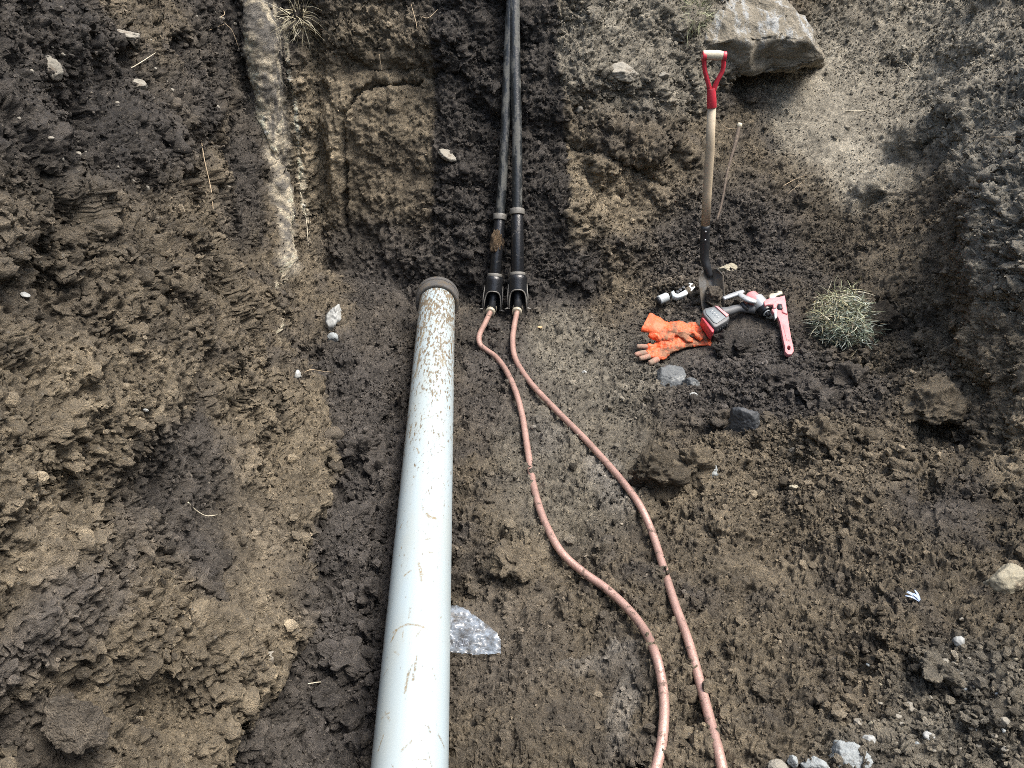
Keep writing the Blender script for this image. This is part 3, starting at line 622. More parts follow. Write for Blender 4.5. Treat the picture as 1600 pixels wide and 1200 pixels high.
# ------------------------------------------------------------ black service ducts with copper lines
def proj(p):
    v = Vector(p) - CAM; z = v.y * CP - v.z * SP; return 800 + FPX * v.x / z, 600 - FPX * (v.y * SP + v.z * CP) / z
def on_line(A, B, py):
    lo, hi = -1., 3.
    for _ in range(50):
        mm = (lo + hi) / 2
        if proj(A.lerp(B, mm))[1] > py: lo = mm
        else: hi = mm
    return A.lerp(B, lo)
def duct(low, top, yb, ycol, ysl0, r_up, r_sl, r_cp, label, clump, lowsl):
    A = at(*low)[0] + Vector((0, -.015, .05)); T = on_Y(*top, at(*top)[0].y - .05)
    A2 = on_Y(*lowsl, A.y + (T.y - A.y) * (low[1] - lowsl[1]) / (low[1] - top[1]))
    root = empty("service_duct", label, "duct pipe", A, "black ducts coming down the backfill")
    b0 = on_line(A, A2, yb); b1 = on_line(A, A2, ycol); s1 = A2; T2 = A2.lerp(T, 1.35)
    bm = bmesh.new(); pts = crom([s1 - (T - s1) * .02, s1.lerp(T, .35) + Vector((.004, 0, .003)), s1.lerp(T, .7), T2], 14); tube(bm, pts, r_up, 20); part("upper_pipe", bm, M['duct'], root)
    bm = bmesh.new(); tube(bm, [b1, b1.lerp(s1, .5), s1], [r_sl * 1.03, r_sl, r_sl * .97], 24); part("sleeve", bm, M['black'], root, bevel=.003)
    d = (s1 - b1).normalized(); bm = bmesh.new(); hollow(bm, s1 - d * .012, s1 + d * .016, r_up, r_sl * 1.18, 28); part("clamp_band", bm, M['edge'], root, bevel=.002)
    # hood: round shell cut away by an arch towards the front, with a shoulder and two feet
    H = (b1 - b0).length; d = (b1 - b0).normalized(); a = ((CAM - b0) - d * (CAM - b0).dot(d)).normalized(); b = d.cross(a)
    bm = bmesh.new(); nh, nc_ = 34, 56; vg = {}
    for i in range(nh + 1):
        l = i / nh
        for j in range(nc_):
            th = 2 * math.pi * (j + .5) / nc_ - math.pi; rr = r_cp * (1 if l < .86 else 1 - .22 * ((l - .86) / .14) ** 2)
            vg[i, j] = bm.verts.new(b0 + d * (l * H) + (a * math.cos(th) + b * math.sin(th)) * rr)
    for i in range(nh):
        for j in range(nc_):
            th = 2 * math.pi * (j + 1) / nc_ - math.pi; l = (i + .5) / nh; q = abs(th) / R(68)
            if q < 1 and l < .52 * math.sqrt(1 - q ** 3): continue
            bm.faces.new((vg[i, j], vg[i, (j + 1) % nc_], vg[i + 1, (j + 1) % nc_], vg[i + 1, j]))
    bmesh.ops.delete(bm, geom=[v for v in bm.verts if not v.link_faces], context='VERTS')
    hood = part("hood", bm, M['black'], root); sdm = hood.modifiers.new("wall", 'SOLIDIFY'); sdm.thickness = .004; sdm.offset = 0
    rim = []
    for q in np.linspace(-1, 1, 25):
        l = .52 * math.sqrt(max(0, 1 - abs(q) ** 3)); th = q * R(68); rim.append(b0 + d * (l * H) + (a * math.cos(th) + b * math.sin(th)) * (r_cp + .001))
    bm = bmesh.new(); tube(bm, rim, .0032, 8); part("arch_rim", bm, M['edge'], root)
    bm = bmesh.new(); hollow(bm, b1 - d * .010, b1 + d * .012, r_sl * .9, r_cp * .86, 30); part("collar", bm, M['edge'], root, bevel=.003)
    for s in (-1, 1):
        f0 = b0 + (a * math.cos(R(74)) + b * math.sin(R(74)) * s) * r_cp
        bm = bmesh.new(); tube(bm, [f0 + b * s * -.004, f0 + b * s * .008, f0 + b * s * .020 - d * .004], [.006, .006, .004], 8, flat=.6); part("foot", bm, M['edge'], root)
        bm = bmesh.new(); tube(bm, [f0 + b * s * .004, f0 + d * H * .35 + b * s * .006, f0 + d * H * .72 + b * s * .002], [.0028, .0028, .002], 6); part("side_rib", bm, M['edge'], root)
    if clump:
        c = b1.lerp(s1, .55); V, F = rock_shape(4, 77, 6, .25); V = V * np.array([.036, .030, .085])
        o = mesh_np("soil_clump", V, F, SOIL, np.concatenate([np.tile([[.14, .095, .055]], (len(V), 1)), np.zeros((len(V), 1))], 1), parent=root)
        o.location = c + a * .014 - root.location; o.rotation_euler = d.to_track_quat('Z', 'Y').to_euler(); o["label"] = "brown soil stuck to the sleeve"
    bm = bmesh.new(); e0 = on_Z(low[0], low[1] + 8, b0.z)
    tube(bm, [b0 + d * H * .55, b0 + d * H * .3 - a * .01, b0 + a * .012 - d * .002], [.019, .019, .019], 16); part("inner_stub", bm, M['darksteel'], root)
    return b0 + a * .012, d
gB, dB = duct((809, 482), (804, 2), 482, 430, 0, .024, .030, .043, "right-hand shiny black duct with arched hood over its copper pipe", False, (808, 332))
gA, dA = duct((770, 484), (799, -4), 484, 432, 0, .023, .028, .042, "left-hand black duct with brown soil clump on its sleeve", True, (781, 340))
CU_A = [(765, 489), (758, 505), (749, 524), (750, 538), (760, 547), (775, 558), (790, 578), (805, 610), (816, 650), (824, 700), (834, 760), (849, 810), (875, 860), (910, 893), (945, 918), (980, 950), (1007, 985), (1025, 1025), (1035, 1070), (1038, 1110), (1034, 1160), (1024, 1205), (1008, 1270), (990, 1350)]
CU_B = [(807, 490), (803, 512), (801, 535), (806, 562), (828, 597), (870, 642), (910, 682), (945, 720), (975, 755), (1001, 792), (1020, 835), (1036, 885), (1055, 945), (1075, 1000), (1092, 1060), (1108, 1120), (1124, 1180), (1136, 1240), (1148, 1310), (1155, 1380)]
def copper(pts, label, start):
    P3 = []
    for i, (x, y) in enumerate(pts): P3.append(at(x, min(y, 1290))[0] if y < 1290 else on_Z(x, y, .03))
    z = np.array([p.z for p in P3]); z2 = z.copy()
    for _ in range(2): z2[1:-1] = (z2[:-2] + z2[1:-1] * 2 + z2[2:]) / 4
    z2 = np.maximum(z2, z - .006); out = []
    for (x, y), zz in zip(pts, z2): out.append(on_Z(x, y, zz + .017))
    out[0] = out[0].lerp(start, .4)
    root = empty("copper_pipe", label, "copper pipe", out[-1], "copper pipes snaking over the trench floor")
    bm = bmesh.new(); tube(bm, crom(out, 10), [.0125] * 3 + [.0118] * 20, 18); part("copper_tube", bm, M['copper'], root)
    s0 = out[0]; d = (out[0] - out[1]).normalized(); bm = bmesh.new()
    tube(bm, [s0 - d * .012, s0 - d * .010, s0 + d * .004, s0 + d * .006, s0 + d * .026, s0 + d * .028, s0 + d * .040], [.0175, .0235, .0235, .0195, .0195, .0245, .023], 6 * 3); part("fitting", bm, M['brass'], root, bevel=.0015, label="dull cream-coloured fitting ring")
copper(CU_A, "left copper pipe with a sharp kink below its fitting, bending twice", gA)
copper(CU_B, "right copper pipe running past the large dark clod in one long curve", gB)

# ------------------------------------------------------------ shovel stuck in the loose soil, root leaning behind
base, _ = at(1112, 462); SY = base.y
S3 = lambda x, y, dy=0: on_Y(x, y, SY + dy)
shovel = empty("shovel", "D-handled shovel with red yoke standing upright in the loose soil", "shovel", base)
bm = bmesh.new(); a, b = S3(1112, 168), S3(1102, 356); tube(bm, [a, a.lerp(b, .3) + Vector((.002, 0, 0)), a.lerp(b, .7), b], [.0165, .0185, .019, .0185], 20); part("shaft", bm, M['wood'], shovel)
bm = bmesh.new(); tube(bm, crom([S3(1102.5, 352), S3(1101, 385), S3(1101, 404, -.005), S3(1105, 418, -.02), S3(1110, 432, -.035)], 5), [.0205, .021, .020, .018, .012], 18); sk = part("socket", bm, M['darksteel'], shovel, label="black steel socket with rivets")
for q in ((1102.5, 362), (1102, 375)):
    p = S3(*q, -.0205); bm = bmesh.new(); tube(bm, [p, p + Vector((0, -.004, 0))], [.0045, .003], 8); part("rivet", bm, M['silver'], sk)
bm = bmesh.new(); top = S3(1110, 424, -.015); tip = at(1121, 484)[0] + Vector((0, .02, -.05))
dn = (tip - top).normalized(); sidev = Vector((math.cos(R(-20)), math.sin(R(-20)), 0)); sidev = (sidev - dn * sidev.dot(dn)).normalized(); nb = dn.cross(sidev); nb = nb if nb.y < 0 else -nb
Lb = (tip - top).length; vg = {}
for i in range(21):
    v_ = i / 20; wv = .054 * (min(1, .55 + 3 * v_) if v_ < .15 else 1 - .12 * v_ - .75 * max(0, v_ - .72) ** 1.4)
    for j in range(17):
        u_ = (j - 8) / 8; vg[i, j] = bm.verts.new(top + dn * (v_ * Lb - .012 * (1 - u_ * u_) * (1 - v_)) + sidev * (u_ * wv) + nb * (.034 * u_ * u_ - .014 * math.exp(-(u_ / .16) ** 2) * (1 - v_) + .012 * math.sin(v_ * 3)))
for i in range(20):
    for j in range(16): bm.faces.new((vg[i, j], vg[i, j + 1], vg[i + 1, j + 1], vg[i + 1, j]))
bl_ = part("blade", bm, M['steel'], shovel, label="muddy steel blade half sunk in the soil"); md = bl_.modifiers.new("gauge", 'SOLIDIFY'); md.thickness = .003
bm = bmesh.new()
for sx, pts in ((-1, [(1100.5, 90), (1101, 108), (1106, 128), (1111, 148)]), (1, [(1131, 92), (1129, 110), (1120, 128), (1113, 148)])):
    tube(bm, crom([S3(*q) for q in pts], 6), [.0125, .0115, .012, .014], 12, flat=.75)
tube(bm, [S3(1111.5, 138), S3(1111.8, 152), S3(1112, 168)], [.017, .0185, .0195], 18)
for q in ((1100, 88), (1131.5, 88)): p = S3(*q); tube(bm, [p + Vector((-.007, 0, 0)), p + Vector((.007, 0, 0))], .019, 14)
part("yoke", bm, M['redpaint'], shovel, bevel=.001)
bm = bmesh.new(); tube(bm, crom([S3(1097.5, 85.5), S3(1107, 86), S3(1122, 86.5), S3(1133, 87.5)], 4), [.0150, .0185, .0185, .0150], 18); part("grip", bm, M['grip'], shovel, bevel=.003)
bm = bmesh.new(); rp = [CAM + (at(x, y)[0] - CAM) * .962 for x, y in ((1120, 345), (1128, 310), (1137, 265), (1145, 225), (1150, 208), (1154, 198))]
rp = [rp[0].lerp(rp[-1], t) + (Vector((.004 * math.sin(t * 9), 0, .003 * math.cos(t * 7)))) for t in np.linspace(0, 1, 9)]
rt = empty("broken_root", "thin brown stick leaning on the soil bank just right of the shovel", "stick", rp[0])
tube(bm, crom(rp, 5), [.005, .006, .006, .007, .007, .008, .012, .009], 10); part("stick_stem", bm, M['bark'], rt)
bm = bmesh.new(); tube(bm, [rp[-1] - Vector((0, 0, .008)), rp[-1] + Vector((.003, -.004, .016))], [.014, .012], 10); part("cut_end", bm, M['straw'], rt)

# ------------------------------------------------------------ hand tools
UPN = Vector((0, -.35, 1)).normalized()
f = plane_map(1218, 500, UPN, .040)
wr = empty("pipe_wrench", "faded red pipe wrench with a holed handle lying beside the cordless tool", "wrench", f(1225, 500))
bm = bmesh.new(); hole = [(1230.6 + 2.6 * math.cos(t), 548 + 3.6 * math.sin(t)) for t in np.linspace(0, 2 * math.pi, 12, endpoint=False)]
plate(bm, f, [(1224, 486), (1229, 496), (1231, 512), (1235, 535), (1237.5, 545), (1238.5, 553), (1235, 558), (1229, 558.5), (1225, 554), (1224.5, 546), (1222, 535), (1217, 508), (1214, 500), (1206, 492), (1204, 487), (1212, 488)], 0, .018, [hole]); hd = part("handle", bm, M['pink'], wr, bevel=.004)
bm = bmesh.new(); plate(bm, f, [(1221, 512), (1225, 511), (1231.5, 537), (1227.5, 538)], .018, .0195); part("raised_panel", bm, M['pink'], hd, bevel=.001)
bm = bmesh.new(); plate(bm, f, [(1191, 476), (1203, 471), (1215, 470), (1224, 467.5), (1226, 480), (1228.5, 497), (1220, 494), (1219, 481), (1213, 481), (1211, 487), (1206, 488), (1206, 482), (1198, 482), (1193, 484)], .004, .024); part("hook_jaw", bm, M['pink'], wr, bevel=.003)
bm = bmesh.new(); plate(bm, f, [(1206, 480), (1212, 479), (1213, 500), (1209, 503)], .002, .018); part("heel_jaw", bm, M['silver'], wr, bevel=.002)
bm = bmesh.new(); tube(bm, [f(1216, 482, .014), f(1218, 489, .014)], [.013, .013], 14); part("adjusting_nut", bm, M['darksteel'], wr, bevel=.002)
# cordless tool on its side
f = plane_map(1150, 500, UPN, .015)
dr = empty("cordless_drill", "red and grey cordless power tool lying on its side with black battery pack", "power tool", f(1150, 500))
bm = bmesh.new(); TP = [(1094, 499), (1098, 495), (1113, 491.5), (1118, 493), (1135, 506), (1136, 511), (1132, 515), (1117, 524), (1112, 525), (1096, 505)]
plate(bm, f, TP, -.012, .052); bt = part("battery", bm, M['greyplastic'], dr, bevel=.005)
bm = bmesh.new(); plate(bm, f, [(1099, 498.5), (1111, 495.5), (1130, 510), (1116, 519.5), (1111, 518), (1099, 503.5)], .052, .055); part("battery_panel", bm, M['battery_label'], bt, bevel=.001)
bm = bmesh.new(); plate(bm, f, [(1112.5, 492.3), (1118, 493.6), (1134.5, 506.5), (1131, 509.5)], .052, .0565); part("red_stripe", bm, M['pink'], bt, bevel=.001)
for k_ in range(4):
    x0 = 1105 + k_ * 3.4; y0 = 501 + k_ * 3.0
    bm = bmesh.new(); plate(bm, f, [(x0, y0), (x0 + 5.2, y0 - 2.2), (x0 + 6.4, y0 - 1.3), (x0 + 1.2, y0 + 1.0)], .055, .0557); part("label_line", bm, M['silver'], bt)
bm = bmesh.new(); plate(bm, f, [(1093, 507), (1097, 508), (1113, 527), (1111, 531), (1108, 529)], -.004, .044); part("red_side", bm, M['red'], bt, bevel=.003)
for k_ in range(5):
    q = f(1119 + k_ * 3.6, 525 - k_ * 2.4, 0); bm = bmesh.new(); tube(bm, [q + UPN * .0, q + UPN * .038], [.0035, .0035], 6); part("battery_rib", bm, M['darksteel'], bt)
bm = bmesh.new(); tube(bm, crom([f(1124, 498, .036), f(1136, 495, .034), f(1150, 490, .03), f(1164, 490, .03), f(1176, 491, .032)], 6), [.026, .021, .019, .021, .026], 18, flat=.85); part("grip", bm, M['greyplastic'], dr)
bm = bmesh.new(); tube(bm, [f(1166, 474, .045), f(1168, 476, .045), f(1177, 484, .045), f(1181, 487, .045)], [.024, .032, .033, .031], 24); part("motor_housing", bm, M['pink'], dr, bevel=.002)
bm = bmesh.new(); tube(bm, [f(1177, 481, .047), f(1184, 489, .047), f(1189, 494, .047)], [.033, .033, .027], 24); part("gear_case", bm, M['silver'], dr, bevel=.002)
bm = bmesh.new(); p0, p1 = f(1186, 491, .045), f(1194, 500, .043); dd_ = (p1 - p0).normalized(); hollow(bm, p0, p1, .012, .029, 26); ch = part("chuck", bm, M['black'], dr, bevel=.003)
bm = bmesh.new(); hollow(bm, p1 - dd_ * .004, p1 + dd_ * .003, .010, .017, 24); part("chuck_ring", bm, M['white_metal'], ch)
bm = bmesh.new(); tube(bm, [p0, p1 + dd_ * .018], .008, 12); part("spindle", bm, M['darksteel'], ch)
bm = bmesh.new(); tube(bm, [f(1155, 486, .050), f(1159, 491, .044), f(1166, 494, .040)], [.010, .011, .009], 10); part("trigger", bm, M['darksteel'], dr)
# silver lever handle resting on it
bm = bmesh.new(); tube(bm, crom([f(1126, 480, .050), f(1138, 477, .056), f(1148, 475, .062), f(1156, 472, .064)], 5), [.011, .014, .015, .010], 14, flat=.6)
tube(bm, crom([f(1150, 476, .064), f(1156, 483, .070), f(1164, 488, .074), f(1175, 491, .072)], 5), [.013, .016, .019, .012], 14, flat=.55)
part("auxiliary_handle", bm, M['silver'], dr, label="dull silver forked handle")
# metal socket piece near the wrench jaw
bm = bmesh.new(); p = f(1202, 497, .02); tube(bm, [p + Vector((-.018, 0, 0)), p + Vector((-.006, 0, .0)), p + Vector((-.005, 0, 0)), p + Vector((.022, .006, 0))], [.016, .016, .021, .021], 18); tag(part("steel_socket", bm, M['white_metal'], bevel=.002), "small bright metal socket between power tool and wrench jaw", "socket")
bm = bmesh.new(); fb = plane_map(1214, 462, UPN, .01); plate(bm, fb, [(1200, 465), (1203, 462), (1213, 461), (1213, 458), (1221, 458), (1222, 463), (1212, 466), (1209, 472), (1201, 472)], 0, .016); tag(part("brass_elbow", bm, M['brass'], bevel=.004), "small dull brass elbow fitting just behind the red wrench", "fitting")
# pipe cutter
f = plane_map(1062, 460, UPN, .022)
pc = empty("pipe_cutter", "small pale grey pipe cutter lying left of the shovel blade", "pipe cutter", f(1062, 460))
bm = bmesh.new(); plate(bm, f, [(1047, 461), (1052, 458), (1054, 463), (1058, 464), (1074, 455), (1075, 451.5), (1070, 449), (1076, 446.5), (1082, 448), (1085, 452), (1084, 457), (1078, 462), (1066, 468), (1057, 470.5), (1050, 468)], 0, .022); part("cutter_frame", bm, M['white_metal'], pc, bevel=.004)
for q in ((1062, 457), (1067, 453.5), (1058, 460)):
    bm = bmesh.new(); p = f(*q, .004); tube(bm, [p, p + UPN * .016], .0085, 14); part("roller", bm, M['darksteel'], pc, bevel=.001)
bm = bmesh.new(); tube(bm, [f(1049, 464.5, .011), f(1040, 468.5, .011)], .005, 10); part("feed_screw", bm, M['darksteel'], pc)
bm = bmesh.new(); tube(bm, [f(1028, 473, .014), f(1029, 472.6, .014), f(1041, 467.5, .014), f(1043, 467, .014)], [.016, .021, .021, .018], 18); kb = part("knob", bm, M['white_metal'], pc, bevel=.002)
bm = bmesh.new(); tube(bm, [f(1026, 474, .014), f(1029, 472.7, .014)], [.017, .018], 18); part("knob_cap", bm, M['darksteel'], kb)

# ------------------------------------------------------------ orange gloves
def glove(name, f, cuff, palm, fingers, label):
    root = empty(name, label, "glove", f(*palm[0][:2]), "pair of orange rubber work gloves")
    bm = bmesh.new(); s = 3.35 / FPX
    tube(bm, crom([f(x, y, h) for x, y, w_, h in palm], 6), [w_ * s for x, y, w_, h in palm], 20, flat=.42, up=UPN)
    for fg in fingers[0]: tube(bm, crom([f(x, y, h) for x, y, w_, h in fg], 6), [w_ * s for x, y, w_, h in fg], 12, flat=.8, up=UPN)
    o = part("glove_hand", bm, M['orange'], root)
    rmd = o.modifiers.new("weld", 'REMESH'); rmd.mode = 'VOXEL'; rmd.voxel_size = .0028; rmd.use_smooth_shade = True
    smd = o.modifiers.new("relax", 'SMOOTH'); smd.iterations = 5; smd.factor = .6
    tx = bpy.data.textures.new("creases", 'CLOUDS'); tx.noise_scale = .022; dm = o.modifiers.new("creases", 'DISPLACE'); dm.texture = tx; dm.strength = .016; dm.mid_level = .5; dm.texture_coords = 'LOCAL'
    for fg in fingers[1]:
        bm = bmesh.new(); pts = crom([f(x, y, h) for x, y, w_, h in fg], 6); rr = list(np.interp(np.linspace(0, 1, len(pts)), np.linspace(0, 1, len(fg)), [w_ * s for x, y, w_, h in fg])); rr[-1] *= .45; rr[-2] *= .8
        tube(bm, pts, rr, 14, flat=.82, up=UPN); part("glove_finger", bm, M['orange_mud'], root, label="fingertip caked with grey-brown mud")
    bm = bmesh.new(); tube(bm, crom([f(x, y, h) for x, y, w_, h in cuff], 6), [w_ * s for x, y, w_, h in cuff], 28, cap=False, flat=.38, up=UPN)
    o = part("cuff", bm, M['orange'], root); sd2 = o.modifiers.new("wall", 'SOLIDIFY'); sd2.thickness = .002
    dm = o.modifiers.new("creases", 'DISPLACE'); dm.texture = tx; dm.strength = .012; dm.texture_coords = 'LOCAL'
f = plane_map(1050, 545, UPN, .028)
glove("rubber_glove", f, [(1085, 541, 6.5, .02), (1100, 539, 7.5, .02), (1109, 540, 8.5, .018)],
      [(1028, 548, 12, .014), (1040, 545, 17, .022), (1056, 541, 16, .026), (1072, 540, 11, .022), (1090, 540, 7.5, .02)],
      ([[(1034, 543, 5, .016), (1020, 545, 4.6, .016), (1010, 546, 4.2, .014)], [(1034, 549, 5, .016), (1020, 552, 4.8, .016), (1009, 554.5, 4.4, .014)], [(1036, 553, 5, .016), (1024, 557, 4.8, .014), (1013, 560, 4.4, .012)], [(1042, 555, 6, .016), (1032, 561, 5.4, .013), (1025, 564.5, 5, .012)]],
       [[(1012, 545.5, 4.2, .0145), (1002, 544.5, 4.2, .012), (994, 544, 3.8, .009)], [(1012, 554, 4.4, .0145), (1001, 555, 4.3, .012), (991, 557, 3.8, .009)], [(1015, 559.5, 4.4, .0125), (1006, 561.5, 4.4, .011), (998, 563, 3.9, .009)], [(1027, 563.6, 5, .012), (1020, 567.5, 4.8, .011), (1013, 570.5, 4.2, .010)]]),
      "orange rubber glove with muddy fingers pointing left, the lower of the pair")
glove("rubber_glove", f, [(1034, 527, 14, .046), (1021, 521, 18, .05), (1007, 516, 20, .048)],
      [(1024, 524, 16, .044), (1042, 527, 13, .048), (1058, 527, 15, .054), (1074, 528, 12, .048), (1086, 531, 8, .042)],
      ([[(1012, 530, 7, .036), (1030, 536, 8, .036), (1050, 538, 9, .04)], [(1072, 522, 5.5, .05), (1084, 524, 5, .048), (1094, 531, 4.6, .036), (1101, 538, 4.2, .024)], [(1070, 519, 4.5, .046), (1082, 519, 4.6, .044), (1091, 524, 4.4, .036), (1100, 534, 4, .022)], [(1052, 531, 6, .052), (1062, 537, 5.4, .05), (1072, 541, 5, .044), (1080, 541, 4, .036)], [(1072, 530, 5.5, .05), (1084, 534, 5, .046), (1094, 540, 4.5, .034)]], []),
      "orange rubber glove folded on top with wide cuff at left, mud across its back")

# ------------------------------------------------------------ clump of grass
def blades(name, c, n_, rx, rz, ln, palette, root=None, seed=3, nrm=Vector((0, -.5, 1)), wid=.0016, droop=.6, mess=0):
    rg = random.Random(seed); Vb, Fb, Cb = [], [], []; nrm = nrm.normalized(); t1 = nrm.orthogonal().normalized(); t2 = nrm.cross(t1)
    for i in range(n_):
        a = rg.random() * 6.283; r_ = math.sqrt(rg.random()); el_ = math.acos(max(-1, min(1, 1 - r_ * r_ * 1.1)))
        d0 = (nrm * math.cos(el_) + (t1 * math.cos(a) + t2 * math.sin(a)) * math.sin(el_)).normalized()
        p = Vector(c) + Vector((d0.x * rx, d0.y * rx, d0.z * rz)) * .8; p = p * 1 + (p - Vector(c)) * mess * (.32 * math.sin(a * 2 + .7) * math.sin(el_ * 2.2) + .12 * math.sin(a * 5)) + Vector((rg.gauss(0, .012), rg.gauss(0, .012), rg.gauss(0, .008))) * mess; d = (d0 * (1 - .8 * mess) + Vector((rg.gauss(0, .7), rg.gauss(0, .7), rg.gauss(0, .5)))).normalized()
        l = ln * rg.uniform(.4, 1.2); sd_ = d.cross(Vector((rg.gauss(0, 1), rg.gauss(0, 1), rg.gauss(0, 1)))).normalized(); w0 = wid * rg.uniform(.6, 1.6); cc = palette[rg.randrange(len(palette))]; k_ = rg.uniform(.6, 1.3); curl = Vector((rg.gauss(0, .5 + mess), rg.gauss(0, .5 + mess), -droop * rg.uniform(.2, 1.4)))
        b0 = len(Vb)
        for s_ in range(6):
            t = s_ / 5; wv = w0 * (1 - .85 * t); Vb += [p + sd_ * wv, p - sd_ * wv]; Cb += [[x * k_ for x in cc]] * 2
            p = p + d * (l / 5); d = (d + curl * .22).normalized()
        for s_ in range(5): Fb.append([b0 + 2 * s_, b0 + 2 * s_ + 1, b0 + 2 * s_ + 3, b0 + 2 * s_ + 2])
    V = np.array([v[:] for v in Vb]); o_ = np.array(root.location if root else c)
    o = mesh_np(name, V - o_, np.array(Fb), M['grass'], np.array(Cb), parent=root)
    if not root: o.location = Vector(o_)
    return o
gc, gn = at(1322, 520); gc = gc + Vector((0, 0, .03))
tf = empty("grass_sod", "round clump of pale green grass torn up with its soil", "grass clump", gc)
V, F = rock_shape(5, 31, 8, .18); V = V * np.array([.155, .12, .12]) + np.array([.015, .02, -.02])
mesh_np("sod_soil", V, F, SOIL, np.concatenate([np.tile([[.06, .048, .034]], (len(V), 1)), np.zeros((len(V), 1))], 1), parent=tf)
blades("green_blades", gc + Vector((-.02, -.02, .0)), 3400, .125, .110, .05, [(.22, .27, .19), (.30, .35, .26), (.42, .47, .38), (.10, .13, .09), (.50, .53, .45), (.26, .23, .15), (.20, .17, .11)], tf, 3, mess=1, wid=.0019)
blades("dry_blades", gc + Vector((-.04, .0, .05)), 600, .12, .10, .07, [(.42, .38, .22), (.52, .49, .36), (.34, .36, .22)], tf, 5, wid=.0014, mess=1)

# ------------------------------------------------------------ stones and clods, one object each
c, nn = at(1190, 70)
def hull_rock(name, pts, mat, seed, levels=4, rough_=.02):
    bm = bmesh.new()
    for p in pts: bm.verts.new(p)
    bmesh.ops.convex_hull(bm, input=bm.verts); bmesh.ops.delete(bm, geom=[v for v in bm.verts if not v.link_faces], context='VERTS')
    bmesh.ops.bevel(bm, geom=bm.edges[:], offset=.012, segments=1, affect='EDGES')
    bmesh.ops.triangulate(bm, faces=bm.faces); 
    for _ in range(levels):
        bmesh.ops.subdivide_edges(bm, edges=[e for e in bm.edges if e.calc_length() > .02], cuts=1, use_grid_fill=True); bmesh.ops.triangulate(bm, faces=bm.faces)
    bm.normal_update(); V = np.array([v.co[:] for v in bm.verts]); Nn = np.array([v.normal[:] for v in bm.verts])
    dsp = rough_ * (fbm(V / .12, 4, seed) + .8 * broken((V + .03 * fbm(V / .1, 3, 3)[:, None]) / .13, 5)) + rough_ * .5 * fbm(V / .03, 4, seed + 1, .6) 
    for v, q in zip(bm.verts, V + Nn * dsp[:, None]): v.co = q
    return part(name, bm, mat)
def slab_material():
    m, n, b = nodes("slab_with_white_smears"); tc = N(n, "ShaderNodeTexCoord").outputs["Object"]
    mp = N(n, "ShaderNodeMapping"); mp.inputs["Scale"].default_value = (1, .45, .45); mp.inputs["Rotation"].default_value = (0, R(35), R(20)); n.links.new(tc, mp.inputs[0])
    base = mix(n, obj_noise(n, 9, 7, .7, tc), (.16, .14, .105), (.34, .305, .235))
    f = ramp(n, obj_noise(n, 17, 8, .74, mp.outputs[0]), [(.50, (0, 0, 0)), (.62, (1, 1, 1))])
    ge = N(n, "ShaderNodeSeparateXYZ"); n.links.new(tc, ge.inputs[0])
    z = N(n, "ShaderNodeMapRange"); z.inputs[1].default_value = -.04; z.inputs[2].default_value = .02; n.links.new(ge.outputs[2], z.inputs[0])
    mm = N(n, "ShaderNodeMath", operation='MULTIPLY'); n.links.new(f, mm.inputs[0]); n.links.new(z.outputs[0], mm.inputs[1])
    n.links.new(mix(n, mm.outputs[0], base, (.42, .44, .44)), b.inputs["Base Color"]); b.inputs["Roughness"].default_value = .8
    bump(n, b, obj_noise(n, 45, 8, .72, tc), .03); return m
Y0 = c.y - .18
pts = [on_Y(x, y, Y0 + q) for x, y, q in ((1096, 78, .05), (1097, 100, .08), (1150, 118, .05), (1225, 108, .06), (1290, 92, .05), (1262, 62, .0), (1225, 58, -.02), (1160, 62, -.03), (1100, 66, .0), (1103, 0, .22), (1180, -10, .26), (1228, 8, .22), (1262, 46, .12), (1100, 100, .5), (1280, 100, .4), (1110, 4, .6), (1250, 20, .6))]
tag(hull_rock("stone_slab", pts, slab_material(), 7, rough_=.03), "large dirty stone slab with white smears jutting from the slope above the shovel", "stone slab")
